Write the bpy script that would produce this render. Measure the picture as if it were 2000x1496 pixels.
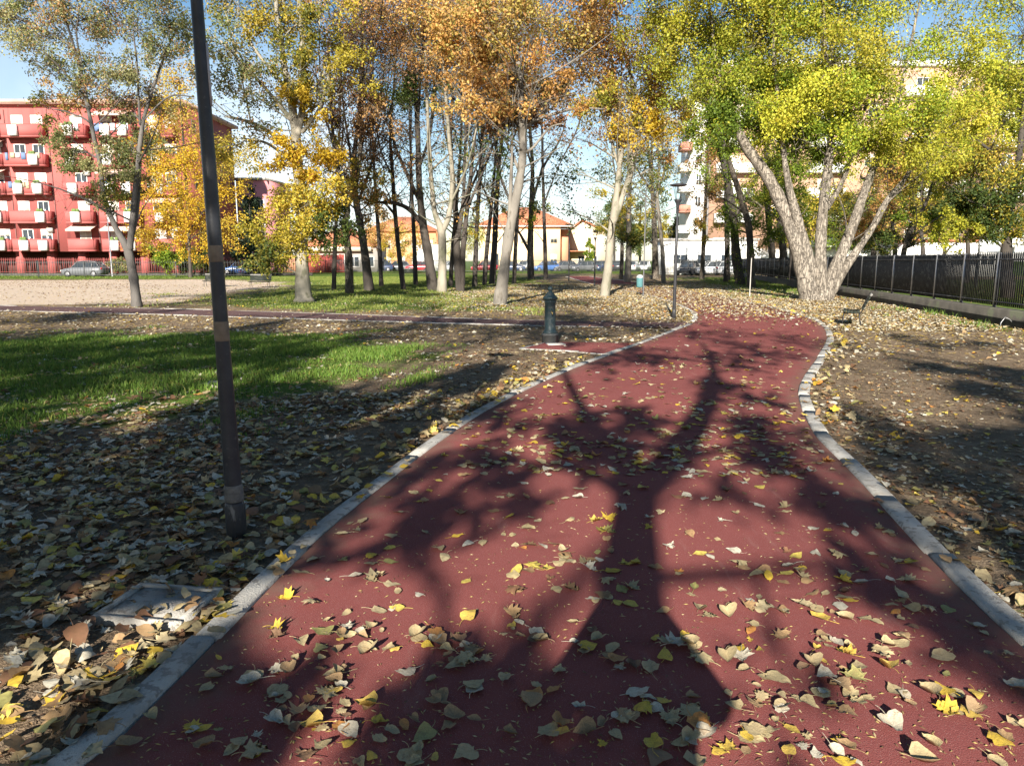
import bpy, math, random
import numpy as np
from mathutils import Vector

R = math.radians
random.seed(5)
rng = np.random.default_rng(11)
for _o in list(bpy.data.objects):
    bpy.data.objects.remove(_o)
SC = bpy.context.scene
COL = SC.collection

# ------------------------------------------------------------------ camera, sky, sun, exposure
F, CX, CY, HOR, EYE = 1450.0, 1000.0, 748.0, 510.0, 1.6
PITCH = math.atan((CY - HOR) / F)
cam = bpy.data.objects.new('camera', bpy.data.cameras.new('camera'))
COL.objects.link(cam)
cam.location = (0, 0, EYE)
cam.rotation_euler = (R(90) - PITCH, 0, 0)
cam.data.sensor_width = 36
cam.data.lens = 36 * F / 2000
cam.data.clip_start = 0.02
cam.data.clip_end = 6000
SC.camera = cam

SUN_EL, SUN_AZ = R(24), R(9.7)          # azimuth: shadows run this far to the right of straight ahead
SUNV = Vector((-math.sin(SUN_AZ) * math.cos(SUN_EL), -math.cos(SUN_AZ) * math.cos(SUN_EL), math.sin(SUN_EL)))
W = bpy.data.worlds.new('World')
SC.world = W
W.use_nodes = True
nt = W.node_tree
nt.nodes.clear()
sky = nt.nodes.new('ShaderNodeTexSky')
sky.sky_type = 'NISHITA'
sky.sun_disc = False
sky.sun_elevation = SUN_EL
sky.sun_rotation = math.atan2(SUNV.x, SUNV.y)
sky.altitude = 100
sky.air_density = 1.0
sky.dust_density = 0.3
sky.ozone_density = 1.2
tc = nt.nodes.new('ShaderNodeTexCoord')
nz = nt.nodes.new('ShaderNodeTexNoise')
nz.inputs['Scale'].default_value = 3.2
nz.inputs['Detail'].default_value = 6
nt.links.new(tc.outputs['Generated'], nz.inputs['Vector'])
sep = nt.nodes.new('ShaderNodeSeparateXYZ')
nt.links.new(tc.outputs['Generated'], sep.inputs[0])
# cloud bank low over the horizon, thinning upwards
low = nt.nodes.new('ShaderNodeMapRange')
low.inputs['From Min'].default_value = 0.30
low.inputs['From Max'].default_value = 0.02
nt.links.new(sep.outputs['Z'], low.inputs['Value'])
cl = nt.nodes.new('ShaderNodeMath')
cl.operation = 'MULTIPLY'
cr = nt.nodes.new('ShaderNodeMapRange')
cr.inputs['From Min'].default_value = 0.36
cr.inputs['From Max'].default_value = 0.62
nt.links.new(nz.outputs['Fac'], cr.inputs['Value'])
nt.links.new(cr.outputs[0], cl.inputs[0])
nt.links.new(low.outputs[0], cl.inputs[1])
mx = nt.nodes.new('ShaderNodeMix')
mx.data_type = 'RGBA'
mx.inputs['B'].default_value = (11, 11.4, 12, 1)
nt.links.new(cl.outputs[0], mx.inputs['Factor'])
hs = nt.nodes.new('ShaderNodeHueSaturation')
hs.inputs['Hue'].default_value = .498
hs.inputs['Value'].default_value = 1.0
hs.inputs['Saturation'].default_value = 1.3
nt.links.new(sky.outputs[0], hs.inputs['Color'])
nt.links.new(hs.outputs[0], mx.inputs['A'])
bg = nt.nodes.new('ShaderNodeBackground')
bg.inputs['Strength'].default_value = 0.05
wo = nt.nodes.new('ShaderNodeOutputWorld')
nt.links.new(mx.outputs['Result'], bg.inputs['Color'])
nt.links.new(bg.outputs[0], wo.inputs['Surface'])
sl = bpy.data.lights.new('sun', 'SUN')
sl.energy = 5.0
sl.angle = R(0.55)
sl.color = (1.0, 0.93, 0.82)
so = bpy.data.objects.new('sun', sl)
COL.objects.link(so)
so.rotation_euler = SUNV.to_track_quat('Z', 'Y').to_euler()
so.location = SUNV * 50
SC.view_settings.view_transform = 'Standard'
SC.view_settings.look = 'None'
SC.view_settings.exposure = 1.5
SC.view_settings.gamma = 1
SC.cycles.max_bounces = 6
SC.cycles.diffuse_bounces = 3
SC.cycles.transmission_bounces = 3
SC.cycles.use_denoising = True

# ------------------------------------------------------------------ helpers
cp, sp = math.cos(PITCH), math.sin(PITCH)


def ray(px, py):
    a, b = (px - CX), -(py - CY)
    return np.array([a, F * cp + b * sp, -F * sp + b * cp])


def G(px, py):                              # ground point seen at a pixel
    d = ray(px, py)
    t = -EYE / d[2]
    return np.array([d[0] * t, d[1] * t, 0.0])


def At(px, py, Y):                          # point at depth Y seen at a pixel
    d = ray(px, py)
    t = Y / d[1]
    return np.array([d[0] * t, Y, EYE + d[2] * t])


def mesh(name, V, Fs, mats, parent=None, smooth=False, col=None, mi=None, attrs=None):
    """Fs: list of int arrays, each (n,k); one mesh object."""
    V = np.asarray(V, dtype=np.float32).reshape(-1, 3)
    Fs = [np.asarray(f, dtype=np.int32) for f in Fs if len(f)]
    me = bpy.data.meshes.new(name)
    me.vertices.add(len(V))
    me.vertices.foreach_set('co', V.ravel())
    loops = np.concatenate([f.ravel() for f in Fs])
    tot = np.concatenate([np.full(len(f), f.shape[1], dtype=np.int32) for f in Fs])
    start = np.concatenate([[0], np.cumsum(tot)[:-1]]).astype(np.int32)
    me.loops.add(len(loops))
    me.loops.foreach_set('vertex_index', loops)
    me.polygons.add(len(tot))
    me.polygons.foreach_set('loop_start', start)
    me.polygons.foreach_set('loop_total', tot)
    if smooth:
        me.polygons.foreach_set('use_smooth', np.ones(len(tot), dtype=bool))
    for m in (mats if isinstance(mats, (list, tuple)) else [mats]):
        me.materials.append(m)
    if mi is not None:
        me.polygons.foreach_set('material_index', np.asarray(mi, dtype=np.int32))
    if col is not None:
        a = me.attributes.new('col', 'FLOAT_COLOR', 'FACE')
        c = np.ones((len(tot), 4), dtype=np.float32)
        c[:, :3] = col
        a.data.foreach_set('color', c.ravel())
    for k, v in (attrs or {}).items():
        a = me.attributes.new(k, 'FLOAT', 'POINT')
        a.data.foreach_set('value', np.asarray(v, dtype=np.float32))
    me.update(calc_edges=True)
    me.validate()
    o = bpy.data.objects.new(name, me)
    COL.objects.link(o)
    if parent is not None:
        o.parent = parent
    return o


class MB:
    """collects shapes for ONE mesh"""

    def __init__(s):
        s.V, s.F, s.n = [], {}, 0

    def add(s, V, *Fs):
        V = np.asarray(V, dtype=float).reshape(-1, 3)
        for f in Fs:
            f = np.asarray(f, dtype=int)
            if len(f):
                s.F.setdefault(f.shape[1], []).append(f + s.n)
        s.V.append(V)
        s.n += len(V)
        return s

    def box(s, x0, x1, y0, y1, z0, z1):
        V = [(x, y, z) for z in (z0, z1) for y in (y0, y1) for x in (x0, x1)]
        return s.add(V, [(0, 2, 3, 1), (4, 5, 7, 6), (0, 1, 5, 4), (2, 6, 7, 3), (0, 4, 6, 2), (1, 3, 7, 5)])

    def obox(s, c, ax, ay, az):              # oriented box, half axes
        c, ax, ay, az = [np.asarray(q, float) for q in (c, ax, ay, az)]
        V = [c + i * ax + j * ay + k * az for k in (-1, 1) for j in (-1, 1) for i in (-1, 1)]
        return s.add(V, [(0, 2, 3, 1), (4, 5, 7, 6), (0, 1, 5, 4), (2, 6, 7, 3), (0, 4, 6, 2), (1, 3, 7, 5)])

    def tube(s, P, r, n=8, cap=True):
        V, Fq = tube(P, r, n)
        s.add(V, Fq)
        if cap:
            k = len(P)
            s.F.setdefault(n, []).append(np.array([list(range(n))[::-1], [(k - 1) * n + i for i in range(n)]]) + s.n - len(V))
        return s

    def lathe(s, prof, c=(0, 0, 0), n=16):
        a = np.linspace(0, 2 * math.pi, n, endpoint=False)
        V = np.array([(c[0] + r * math.cos(t), c[1] + r * math.sin(t), c[2] + z) for r, z in prof for t in a])
        Fq = [(i * n + j, i * n + (j + 1) % n, (i + 1) * n + (j + 1) % n, (i + 1) * n + j) for i in range(len(prof) - 1) for j in range(n)]
        k = len(prof)
        s.add(V, Fq)
        s.F.setdefault(n, []).append(np.array([list(range(n))[::-1], [(k - 1) * n + i for i in range(n)]]) + s.n - len(V))
        return s

    def prism(s, poly, y0, y1, axis='y'):    # polygon in (x,z) pushed along y
        k = len(poly)
        if axis == 'y':
            V = [(p[0], y0, p[1]) for p in poly] + [(p[0], y1, p[1]) for p in poly]
        else:
            V = [(y0, p[0], p[1]) for p in poly] + [(y1, p[0], p[1]) for p in poly]
        s.add(V, [(i, (i + 1) % k, k + (i + 1) % k, k + i) for i in range(k)])
        s.F.setdefault(k, []).append(np.array([list(range(k))[::-1], [k + i for i in range(k)]]) + s.n - 2 * k)
        return s

    def build(s, name, m, parent=None, smooth=False):
        return mesh(name, np.concatenate(s.V), [np.concatenate(f) for f in s.F.values()], m, parent, smooth)


def tube(P, r, n):
    P = np.asarray(P, float)
    r = np.asarray(r, float)
    if r.ndim == 0:
        r = np.full(len(P), float(r))
    T = np.gradient(P, axis=0)
    T /= np.linalg.norm(T, axis=1)[:, None] + 1e-9
    ref = np.array([0.31, 0.95, 0.05]) if abs(T[0][2]) > .7 else np.array([0.1, 0.2, 0.97])
    U = np.cross(T, ref)
    U /= np.linalg.norm(U, axis=1)[:, None] + 1e-9
    B = np.cross(T, U)
    a = np.linspace(0, 2 * math.pi, n, endpoint=False)
    V = P[:, None, :] + r[:, None, None] * (np.cos(a)[None, :, None] * U[:, None, :] + np.sin(a)[None, :, None] * B[:, None, :])
    k = len(P)
    i, j = np.meshgrid(np.arange(k - 1), np.arange(n), indexing='ij')
    j2 = (j + 1) % n
    Fq = np.stack([i * n + j, i * n + j2, (i + 1) * n + j2, (i + 1) * n + j], -1).reshape(-1, 4)
    return V.reshape(-1, 3), Fq


def spline(P, m):
    """Catmull-Rom through P (n,k), m steps per span"""
    P = np.asarray(P, float)
    Q = np.vstack([2 * P[0] - P[1], P, 2 * P[-1] - P[-2]])
    out = []
    t = np.linspace(0, 1, m, endpoint=False)[:, None]
    for i in range(1, len(Q) - 2):
        a, b, c, d = Q[i - 1], Q[i], Q[i + 1], Q[i + 2]
        out.append(.5 * ((2 * b) + (-a + c) * t + (2 * a - 5 * b + 4 * c - d) * t ** 2 + (-a + 3 * b - 3 * c + d) * t ** 3))
    out.append(P[-1:])
    return np.vstack(out)


def tag(o, label=None, cat=None, group=None, kind=None):
    if label:
        o['label'] = label
    if cat:
        o['category'] = cat
    if group:
        o['group'] = group
    if kind:
        o['kind'] = kind
    return o


def empty(name, loc, rz=0.0):
    o = bpy.data.objects.new(name, None)
    COL.objects.link(o)
    o.location = tuple(loc)
    o.rotation_euler = (0, 0, rz)
    o.empty_display_size = .2
    return o


def copy_tree(o, parent=None, swap=None):
    c = o.copy()
    COL.objects.link(c)
    c.parent = parent
    for ch in list(o.children):
        copy_tree(ch, c)
    return c


# ------------------------------------------------------------------ materials
MATS = {}


def nodes_of(name):
    m = bpy.data.materials.new(name)
    m.use_nodes = True
    t = m.node_tree
    b = t.nodes['Principled BSDF']
    return m, t, b


def N(t, typ, **kw):
    n = t.nodes.new(typ)
    for k, v in kw.items():
        if k in n.inputs.keys():
            n.inputs[k].default_value = v
        else:
            setattr(n, k, v)
    return n


def mixc(t, fac, a, b):
    m = t.nodes.new('ShaderNodeMix')
    m.data_type = 'RGBA'
    for k, v in (('Factor', fac), ('A', a), ('B', b)):
        if isinstance(v, bpy.types.NodeSocket):
            t.links.new(v, m.inputs[k])
        elif isinstance(v, (int, float)):
            m.inputs[k].default_value = v
        else:
            m.inputs[k].default_value = (*v, 1)
    return m.outputs['Result']


def rngn(t, v, a, b, lo=0., hi=1.):
    n = t.nodes.new('ShaderNodeMapRange')
    n.inputs['From Min'].default_value = a
    n.inputs['From Max'].default_value = b
    n.inputs['To Min'].default_value = lo
    n.inputs['To Max'].default_value = hi
    t.links.new(v, n.inputs['Value'])
    return n.outputs[0]


def math2(t, op, a, b):
    n = t.nodes.new('ShaderNodeMath')
    n.operation = op
    for i, v in enumerate((a, b)):
        if isinstance(v, bpy.types.NodeSocket):
            t.links.new(v, n.inputs[i])
        else:
            n.inputs[i].default_value = v
    return n.outputs[0]


def noise(t, vec, scale, detail=4, rough=.55):
    n = t.nodes.new('ShaderNodeTexNoise')
    n.inputs['Scale'].default_value = scale
    n.inputs['Detail'].default_value = detail
    n.inputs['Roughness'].default_value = rough
    t.links.new(vec, n.inputs['Vector'])
    return n.outputs['Fac']


def pm(name, c1, c2=None, scale=3., rough=.8, bump=0., bscale=30., metal=0., spec=.4, stretch=(1, 1, 1), c3=None, s3=12., obj=False, t3=.55):
    if name in MATS:
        return MATS[name]
    m, t, b = nodes_of(name)
    c2 = c2 or tuple(x * .7 for x in c1)
    if obj:
        pos = N(t, 'ShaderNodeTexCoord').outputs['Object']
    else:
        pos = N(t, 'ShaderNodeNewGeometry').outputs['Position']
    mp = N(t, 'ShaderNodeMapping')
    mp.inputs['Scale'].default_value = stretch
    t.links.new(pos, mp.inputs['Vector'])
    v = mp.outputs[0]
    f = rngn(t, noise(t, v, scale, 5), .32, .68)
    c = mixc(t, f, c1, c2)
    if c3:
        f3 = rngn(t, noise(t, v, s3, 3), t3, t3 + .08)
        c = mixc(t, f3, c, c3)
    t.links.new(c, b.inputs['Base Color'])
    b.inputs['Roughness'].default_value = rough
    b.inputs['Metallic'].default_value = metal
    b.inputs['Specular IOR Level'].default_value = spec
    if bump:
        bn = N(t, 'ShaderNodeBump')
        bn.inputs['Strength'].default_value = bump
        bn.inputs['Distance'].default_value = .02
        t.links.new(noise(t, v, bscale, 4), bn.inputs['Height'])
        t.links.new(bn.outputs[0], b.inputs['Normal'])
    MATS[name] = m
    return m


def leafmat(name, trans=.35, rough=.5, var=0.0):
    m, t, b = nodes_of(name)
    at = N(t, 'ShaderNodeAttribute', attribute_name='col')
    c = at.outputs['Color']
    if var:
        pos = N(t, 'ShaderNodeNewGeometry').outputs['Position']
        f = rngn(t, noise(t, pos, 60, 3), .4, .7, 0, var)
        c = mixc(t, f, c, (.10, .06, .03))
    t.links.new(c, b.inputs['Base Color'])
    b.inputs['Roughness'].default_value = rough
    b.inputs['Specular IOR Level'].default_value = .25
    tr = N(t, 'ShaderNodeBsdfTranslucent')
    t.links.new(c, tr.inputs['Color'])
    mx = N(t, 'ShaderNodeMixShader')
    mx.inputs[0].default_value = trans
    t.links.new(b.outputs[0], mx.inputs[1])
    t.links.new(tr.outputs[0], mx.inputs[2])
    t.links.new(mx.outputs[0], t.nodes['Material Output'].inputs['Surface'])
    return m


LEAF = leafmat('tree_leaf', .44)
FALLEN = leafmat('fallen_leaf', .12, .6, .45)
GRASSM = leafmat('grass_blade', .3, .55)
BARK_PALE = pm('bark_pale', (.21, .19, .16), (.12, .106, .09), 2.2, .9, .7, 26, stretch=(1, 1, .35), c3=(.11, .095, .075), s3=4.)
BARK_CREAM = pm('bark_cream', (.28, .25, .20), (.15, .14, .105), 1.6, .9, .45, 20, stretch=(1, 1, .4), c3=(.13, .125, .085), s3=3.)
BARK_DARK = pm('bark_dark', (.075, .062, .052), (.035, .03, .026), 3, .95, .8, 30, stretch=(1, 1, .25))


def barkmat(name, pale, dark, deep, k=1.):
    m, t, b = nodes_of(name)
    pos = N(t, 'ShaderNodeNewGeometry').outputs['Position']
    def st(v):
        mp = N(t, 'ShaderNodeMapping')
        mp.inputs['Scale'].default_value = v
        t.links.new(pos, mp.inputs['Vector'])
        return mp.outputs[0]
    big = noise(t, st((1, 1, .6)), 1.3, 5, .6)
    c = mixc(t, rngn(t, big, .34, .66), pale, dark)
    f = noise(t, st((1, 1, .16)), 13 * k, 5, .65)
    fis = rngn(t, math2(t, 'ABSOLUTE', math2(t, 'SUBTRACT', f, .5), 0.), .0, .055, 1., 0.)
    c = mixc(t, math2(t, 'MULTIPLY', fis, .7), c, deep)
    lent = rngn(t, noise(t, st((1, 1, 1.9)), 5.5 * k, 3), .61, .67)
    c = mixc(t, math2(t, 'MULTIPLY', lent, .8), c, deep)
    stain = rngn(t, noise(t, st((1, 1, .5)), .8, 6, .7), .56, .68, 0, .55)
    c = mixc(t, stain, c, (.12, .115, .075))
    t.links.new(c, b.inputs['Base Color'])
    b.inputs['Roughness'].default_value = .95
    b.inputs['Specular IOR Level'].default_value = .15
    bn = N(t, 'ShaderNodeBump')
    bn.inputs['Strength'].default_value = 1.
    bn.inputs['Distance'].default_value = .06
    h = math2(t, 'SUBTRACT', f, math2(t, 'ADD', math2(t, 'MULTIPLY', fis, .5), math2(t, 'MULTIPLY', lent, .5)))
    t.links.new(h, bn.inputs['Height'])
    t.links.new(bn.outputs[0], b.inputs['Normal'])
    return m


BARK_BIG = barkmat('bark_ridged', (.33, .29, .24), (.22, .19, .155), (.085, .07, .058))
BARK_MID = barkmat('bark_mid', (.20, .17, .135), (.11, .092, .075), (.045, .038, .032), 1.4)
KERB = pm('kerb_concrete', (.47, .45, .41), (.27, .255, .23), 2.6, .9, .6, 120, c3=(.235, .215, .19), s3=22)
CONC = pm('concrete', (.42, .40, .37), (.3, .28, .26), 4, .9, .3, 60)
OLDCONC = pm('stained_concrete', (.075, .068, .058), (.04, .037, .032), 2.2, .95, .5, 30, c3=(.07, .075, .05), s3=2.)
BLACK = pm('black_paint', (.022, .022, .025), (.03, .03, .033), 6, .45, .05, 80)
DARKGREEN = pm('dark_green_cast_iron', (.022, .045, .05), (.015, .03, .036), 7, .5, .15, 60, c3=(.05, .06, .06), s3=18)
GREYMET = pm('grey_metal', (.30, .30, .31), (.2, .2, .21), 8, .4, .05, 40, metal=.6)
GLASS = pm('window_glass', (.03, .04, .05), (.05, .06, .07), .6, .12, spec=.8)
WHITE = pm('white_paint', (.78, .77, .74), (.68, .67, .63), 1.3, .7, .05, 30)
RUBBER = pm('tyre_rubber', (.02, .02, .02), (.03, .03, .03), 5, .8)
TERRA = pm('terracotta_tile', (.42, .15, .075), (.30, .11, .06), 1.4, .85, .8, 9, c3=(.5, .25, .14), s3=5.)


def pathmat(name, a, b2, shift=0.):
    m, t, b = nodes_of(name)
    pos = N(t, 'ShaderNodeNewGeometry').outputs['Position']
    c = mixc(t, rngn(t, noise(t, pos, .9, 4), .3, .7), a, b2)
    c = mixc(t, rngn(t, noise(t, pos, 260, 2), .35, .7, 0, .5), c, tuple(x * .45 for x in a))
    c = mixc(t, rngn(t, noise(t, pos, 320, 1), .66, .72, 0, .6), c, (.42, .30, .27))
    # dusty scuffs
    st = N(t, 'ShaderNodeMapping')
    st.inputs['Scale'].default_value = (1.6, .35, 1)
    st.inputs['Rotation'].default_value = (0, 0, .35)
    t.links.new(pos, st.inputs['Vector'])
    c = mixc(t, rngn(t, noise(t, st.outputs[0], 2.6, 7, .7), .60, .78, 0, .35), c, (.34, .24, .2))
    # damp stains and soil carried in from the kerbs
    c = mixc(t, rngn(t, noise(t, pos, 1.9, 6, .65), .56, .70, 0, .5), c, tuple(x * .5 for x in a))
    eg = N(t, 'ShaderNodeAttribute', attribute_name='edge').outputs['Fac']
    e2 = math2(t, 'ADD', eg, math2(t, 'MULTIPLY', math2(t, 'SUBTRACT', noise(t, pos, 5, 5, .7), .5), .5))
    c = mixc(t, rngn(t, e2, .86, 1.04, 0, .75), c, (.15, .10, .075))
    t.links.new(c, b.inputs['Base Color'])
    b.inputs['Roughness'].default_value = .92
    b.inputs['Specular IOR Level'].default_value = .08
    bn = N(t, 'ShaderNodeBump')
    bn.inputs['Strength'].default_value = .55
    bn.inputs['Distance'].default_value = .006
    t.links.new(noise(t, pos, 210, 3), bn.inputs['Height'])
    t.links.new(bn.outputs[0], b.inputs['Normal'])
    return m


PATHM = pathmat('red_path_surface', (.242, .073, .067), (.188, .058, .054))


def groundmat():
    m, t, b = nodes_of('park_ground')
    pos = N(t, 'ShaderNodeNewGeometry').outputs['Position']
    A = {k: N(t, 'ShaderNodeAttribute', attribute_name=k).outputs['Fac'] for k in ('grass', 'sand', 'litter')}
    n1 = noise(t, pos, 1.1, 6, .6)
    n2 = noise(t, pos, 9, 5, .6)
    n3 = noise(t, pos, 70, 3, .6)
    c = mixc(t, rngn(t, n1, .3, .7), (.20, .145, .095), (.105, .076, .052))
    c = mixc(t, rngn(t, n2, .45, .7, 0, .7), c, (.31, .235, .16))
    c = mixc(t, rngn(t, n3, .5, .7, 0, .6), c, (.05, .04, .03))
    # sand
    sc = mixc(t, rngn(t, n2, .35, .65), (.58, .47, .37), (.44, .35, .27))
    c = mixc(t, rngn(t, math2(t, 'ADD', A['sand'], math2(t, 'MULTIPLY', math2(t, 'SUBTRACT', n1, .5), 1.2)), .35, .65), c, sc)
    # grass underlay
    gc = mixc(t, rngn(t, n2, .35, .65), (.055, .10, .018), (.09, .15, .025))
    gc = mixc(t, rngn(t, n1, .4, .65, 0, .5), gc, (.13, .15, .035))
    gm = rngn(t, math2(t, 'ADD', A['grass'], math2(t, 'MULTIPLY', math2(t, 'SUBTRACT', n1, .5), 1.6)), .35, .7)
    c = mixc(t, gm, c, gc)
    # leaf speckle where the litter lies thick
    vo = N(t, 'ShaderNodeTexVoronoi')
    vo.inputs['Scale'].default_value = 11
    vo.inputs['Randomness'].default_value = 1
    t.links.new(pos, vo.inputs['Vector'])
    sv = N(t, 'ShaderNodeSeparateColor')
    t.links.new(vo.outputs['Color'], sv.inputs[0])
    cell = rngn(t, math2(t, 'ADD', sv.outputs[0], math2(t, 'MULTIPLY', A['litter'], .9)), .90, .96)
    inside = rngn(t, vo.outputs['Distance'], .42, .36)
    lc = mixc(t, sv.outputs[1], (.56, .46, .30), (.40, .28, .14))
    lc = mixc(t, rngn(t, sv.outputs[2], .7, .75), lc, (.5, .34, .06))
    c = mixc(t, math2(t, 'MULTIPLY', math2(t, 'MULTIPLY', cell, inside), rngn(t, A['litter'], 0., .15)), c, lc)
    t.links.new(c, b.inputs['Base Color'])
    b.inputs['Roughness'].default_value = .95
    b.inputs['Specular IOR Level'].default_value = .05
    bn = N(t, 'ShaderNodeBump')
    bn.inputs['Strength'].default_value = .9
    bn.inputs['Distance'].default_value = .05
    hh = math2(t, 'ADD', n2, math2(t, 'MULTIPLY', n3, .4))
    t.links.new(hh, bn.inputs['Height'])
    t.links.new(bn.outputs[0], b.inputs['Normal'])
    return m


# ------------------------------------------------------------------ path edges on the ground
LEFT_PX = [(170, 1496), (300, 1378), (440, 1236), (560, 1112), (660, 1020), (760, 940), (870, 855), (980, 786), (1090, 733), (1190, 694), (1280, 661), (1352, 633)]
LEFT2_PX = [(1352, 633), (1362, 619), (1345, 603), (1300, 586), (1250, 573), (1195, 563), (1150, 553), (1122, 545), (1105, 540)]
RIGHT_PX = [(2060, 1320), (1925, 1200), (1830, 1105), (1725, 990), (1645, 905), (1592, 850), (1568, 805), (1560, 768), (1572, 735), (1600, 692), (1615, 662), (1607, 638), (1575, 620), (1510, 602), (1440, 587), (1360, 571), (1290, 559), (1230, 550), (1190, 545), (1150, 540)]
Lg = np.array([G(*p)[:2] for p in LEFT_PX])
L2g = np.array([G(*p)[:2] for p in LEFT2_PX])
Rg = np.array([G(*p)[:2] for p in RIGHT_PX])
behindL = np.array([[-.15, -16.], [-.9, -9.], [-1.6, -4.], [-1.85, -1.], [-1.72, .9]]) + [1.2, 0] * np.array([[1], [.8], [.2], [0], [0]])
behindR = np.array([[4.6, -16.], [3.7, -9.], [2.6, -4.], [2.1, -1.], [2.0, 1.]])
LE = spline(np.vstack([behindL, Lg]), 8)
LE2 = spline(L2g, 6)
RE = spline(np.vstack([behindR, Rg]), 8)


def resample(P, n):
    d = np.concatenate([[0], np.cumsum(np.linalg.norm(np.diff(P, axis=0), axis=1))])
    s = np.linspace(0, d[-1], n)
    return np.stack([np.interp(s, d, P[:, i]) for i in range(P.shape[1])], -1)


def sdist(P, poly):
    """signed distance, positive inside"""
    P = np.asarray(P, float)[:, :2]
    poly = np.asarray(poly, float)[:, :2]
    ins = np.zeros(len(P), bool)
    best = np.full(len(P), 1e9)
    k = len(poly)
    for i in range(k):
        a, b = poly[i], poly[(i + 1) % k]
        ab = b - a
        t = np.clip(((P - a) @ ab) / (ab @ ab + 1e-12), 0, 1)
        best = np.minimum(best, np.linalg.norm(P - a - t[:, None] * ab, axis=1))
        c = (a[1] > P[:, 1]) != (b[1] > P[:, 1])
        xi = a[0] + (P[:, 1] - a[1]) * ab[0] / (ab[1] if abs(ab[1]) > 1e-12 else 1e-12)
        ins ^= c & (P[:, 0] < xi)
    return np.where(ins, best, -best)


PATHPOLY = np.vstack([LE, LE2[1:], RE[::-1]])
# the cross path that leaves to the left
XN = np.array([G(*p)[:2] for p in [(1330, 641), (1180, 638), (950, 633), (700, 626), (450, 618), (200, 611), (0, 606), (-300, 598)]])
XF = np.array([G(*p)[:2] for p in [(1358, 630), (1100, 627), (900, 622), (650, 613), (400, 605), (150, 600), (0, 597), (-300, 589)]])
CROSS = np.vstack([XN, XF[::-1]])
PAD = np.array([G(*p)[:2] for p in [(1012, 681), (1062, 669), (1100, 668), (1290, 671), (1235, 686), (1205, 693), (1130, 687)]])
SAND = np.array([G(*p)[:2] for p in [(-700, 549), (0, 548), (400, 546), (560, 551), (565, 562), (420, 572), (330, 592), (0, 596), (-700, 600)]])
GRASS_A = np.array([G(*p)[:2] for p in [(-900, 690), (-200, 664), (0, 662), (140, 654), (400, 650), (620, 654), (760, 672), (850, 690), (780, 712), (640, 765), (520, 792), (380, 806), (260, 815), (120, 835), (0, 860), (-300, 905), (-900, 980)]])
GRASS_B = np.array([G(*p)[:2] for p in [(430, 536), (700, 534), (1020, 537), (1040, 552), (930, 566), (1010, 590), (1000, 606), (800, 607), (560, 603), (400, 596), (420, 578), (580, 564), (575, 550), (420, 545)]])
GRASS_C = np.array([G(*p)[:2] for p in [(-500, 533), (420, 533), (420, 545), (-500, 546)]])
GRASS_D = np.array([G(*p)[:2] for p in [(1330, 541), (1600, 541), (1640, 577), (1570, 584), (1450, 570), (1380, 556)]])
GRASS_E = np.array([G(*p)[:2] for p in [(1800, 608), (1850, 610), (1960, 630), (2040, 652), (1930, 644), (1850, 630)]])
GRASS_F = np.array([[13.5, 12.], [16., 30.], [22., 66.], [60., 66.], [60., 5.], [13.4, 5.]])
LIT_R = np.array([G(*p)[:2] for p in [(1150, 545), (1340, 556), (1480, 572), (1640, 588), (1850, 612), (2050, 655), (2050, 690), (1700, 665), (1560, 640), (1330, 610), (1180, 590), (960, 600), (880, 572), (1000, 560)]])


def soft(P, poly, w):
    return np.clip(sdist(P, poly) / w + .5, 0, 1)


def lownoise(x, y, s, seed=0):
    r = np.random.default_rng(seed)
    z = np.zeros_like(x)
    for i in range(7):
        a = r.uniform(0, 6.28)
        f = s * r.uniform(.5, 2.2)
        z += np.sin((x * np.cos(a) + y * np.sin(a)) * f + r.uniform(0, 6.28)) / 7
    return z


def ground_z(P):
    x, y = P[:, 0], P[:, 1]
    e = sdist(P, PATHPOLY)
    e = np.maximum(e, sdist(P, CROSS))
    e = np.maximum(e, sdist(P, PAD))
    bumpy = .016 * lownoise(x, y, 4., 1) + .012 * lownoise(x, y, 11., 2) + .03 * lownoise(x, y, .9, 3)
    k = np.clip((-e - .12) / .5, 0, 1)
    z = bumpy * k - .004
    z = np.where(e > -.12, -.012, z)
    z = np.where(e > 0.10, -.03, z)
    return z


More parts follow.
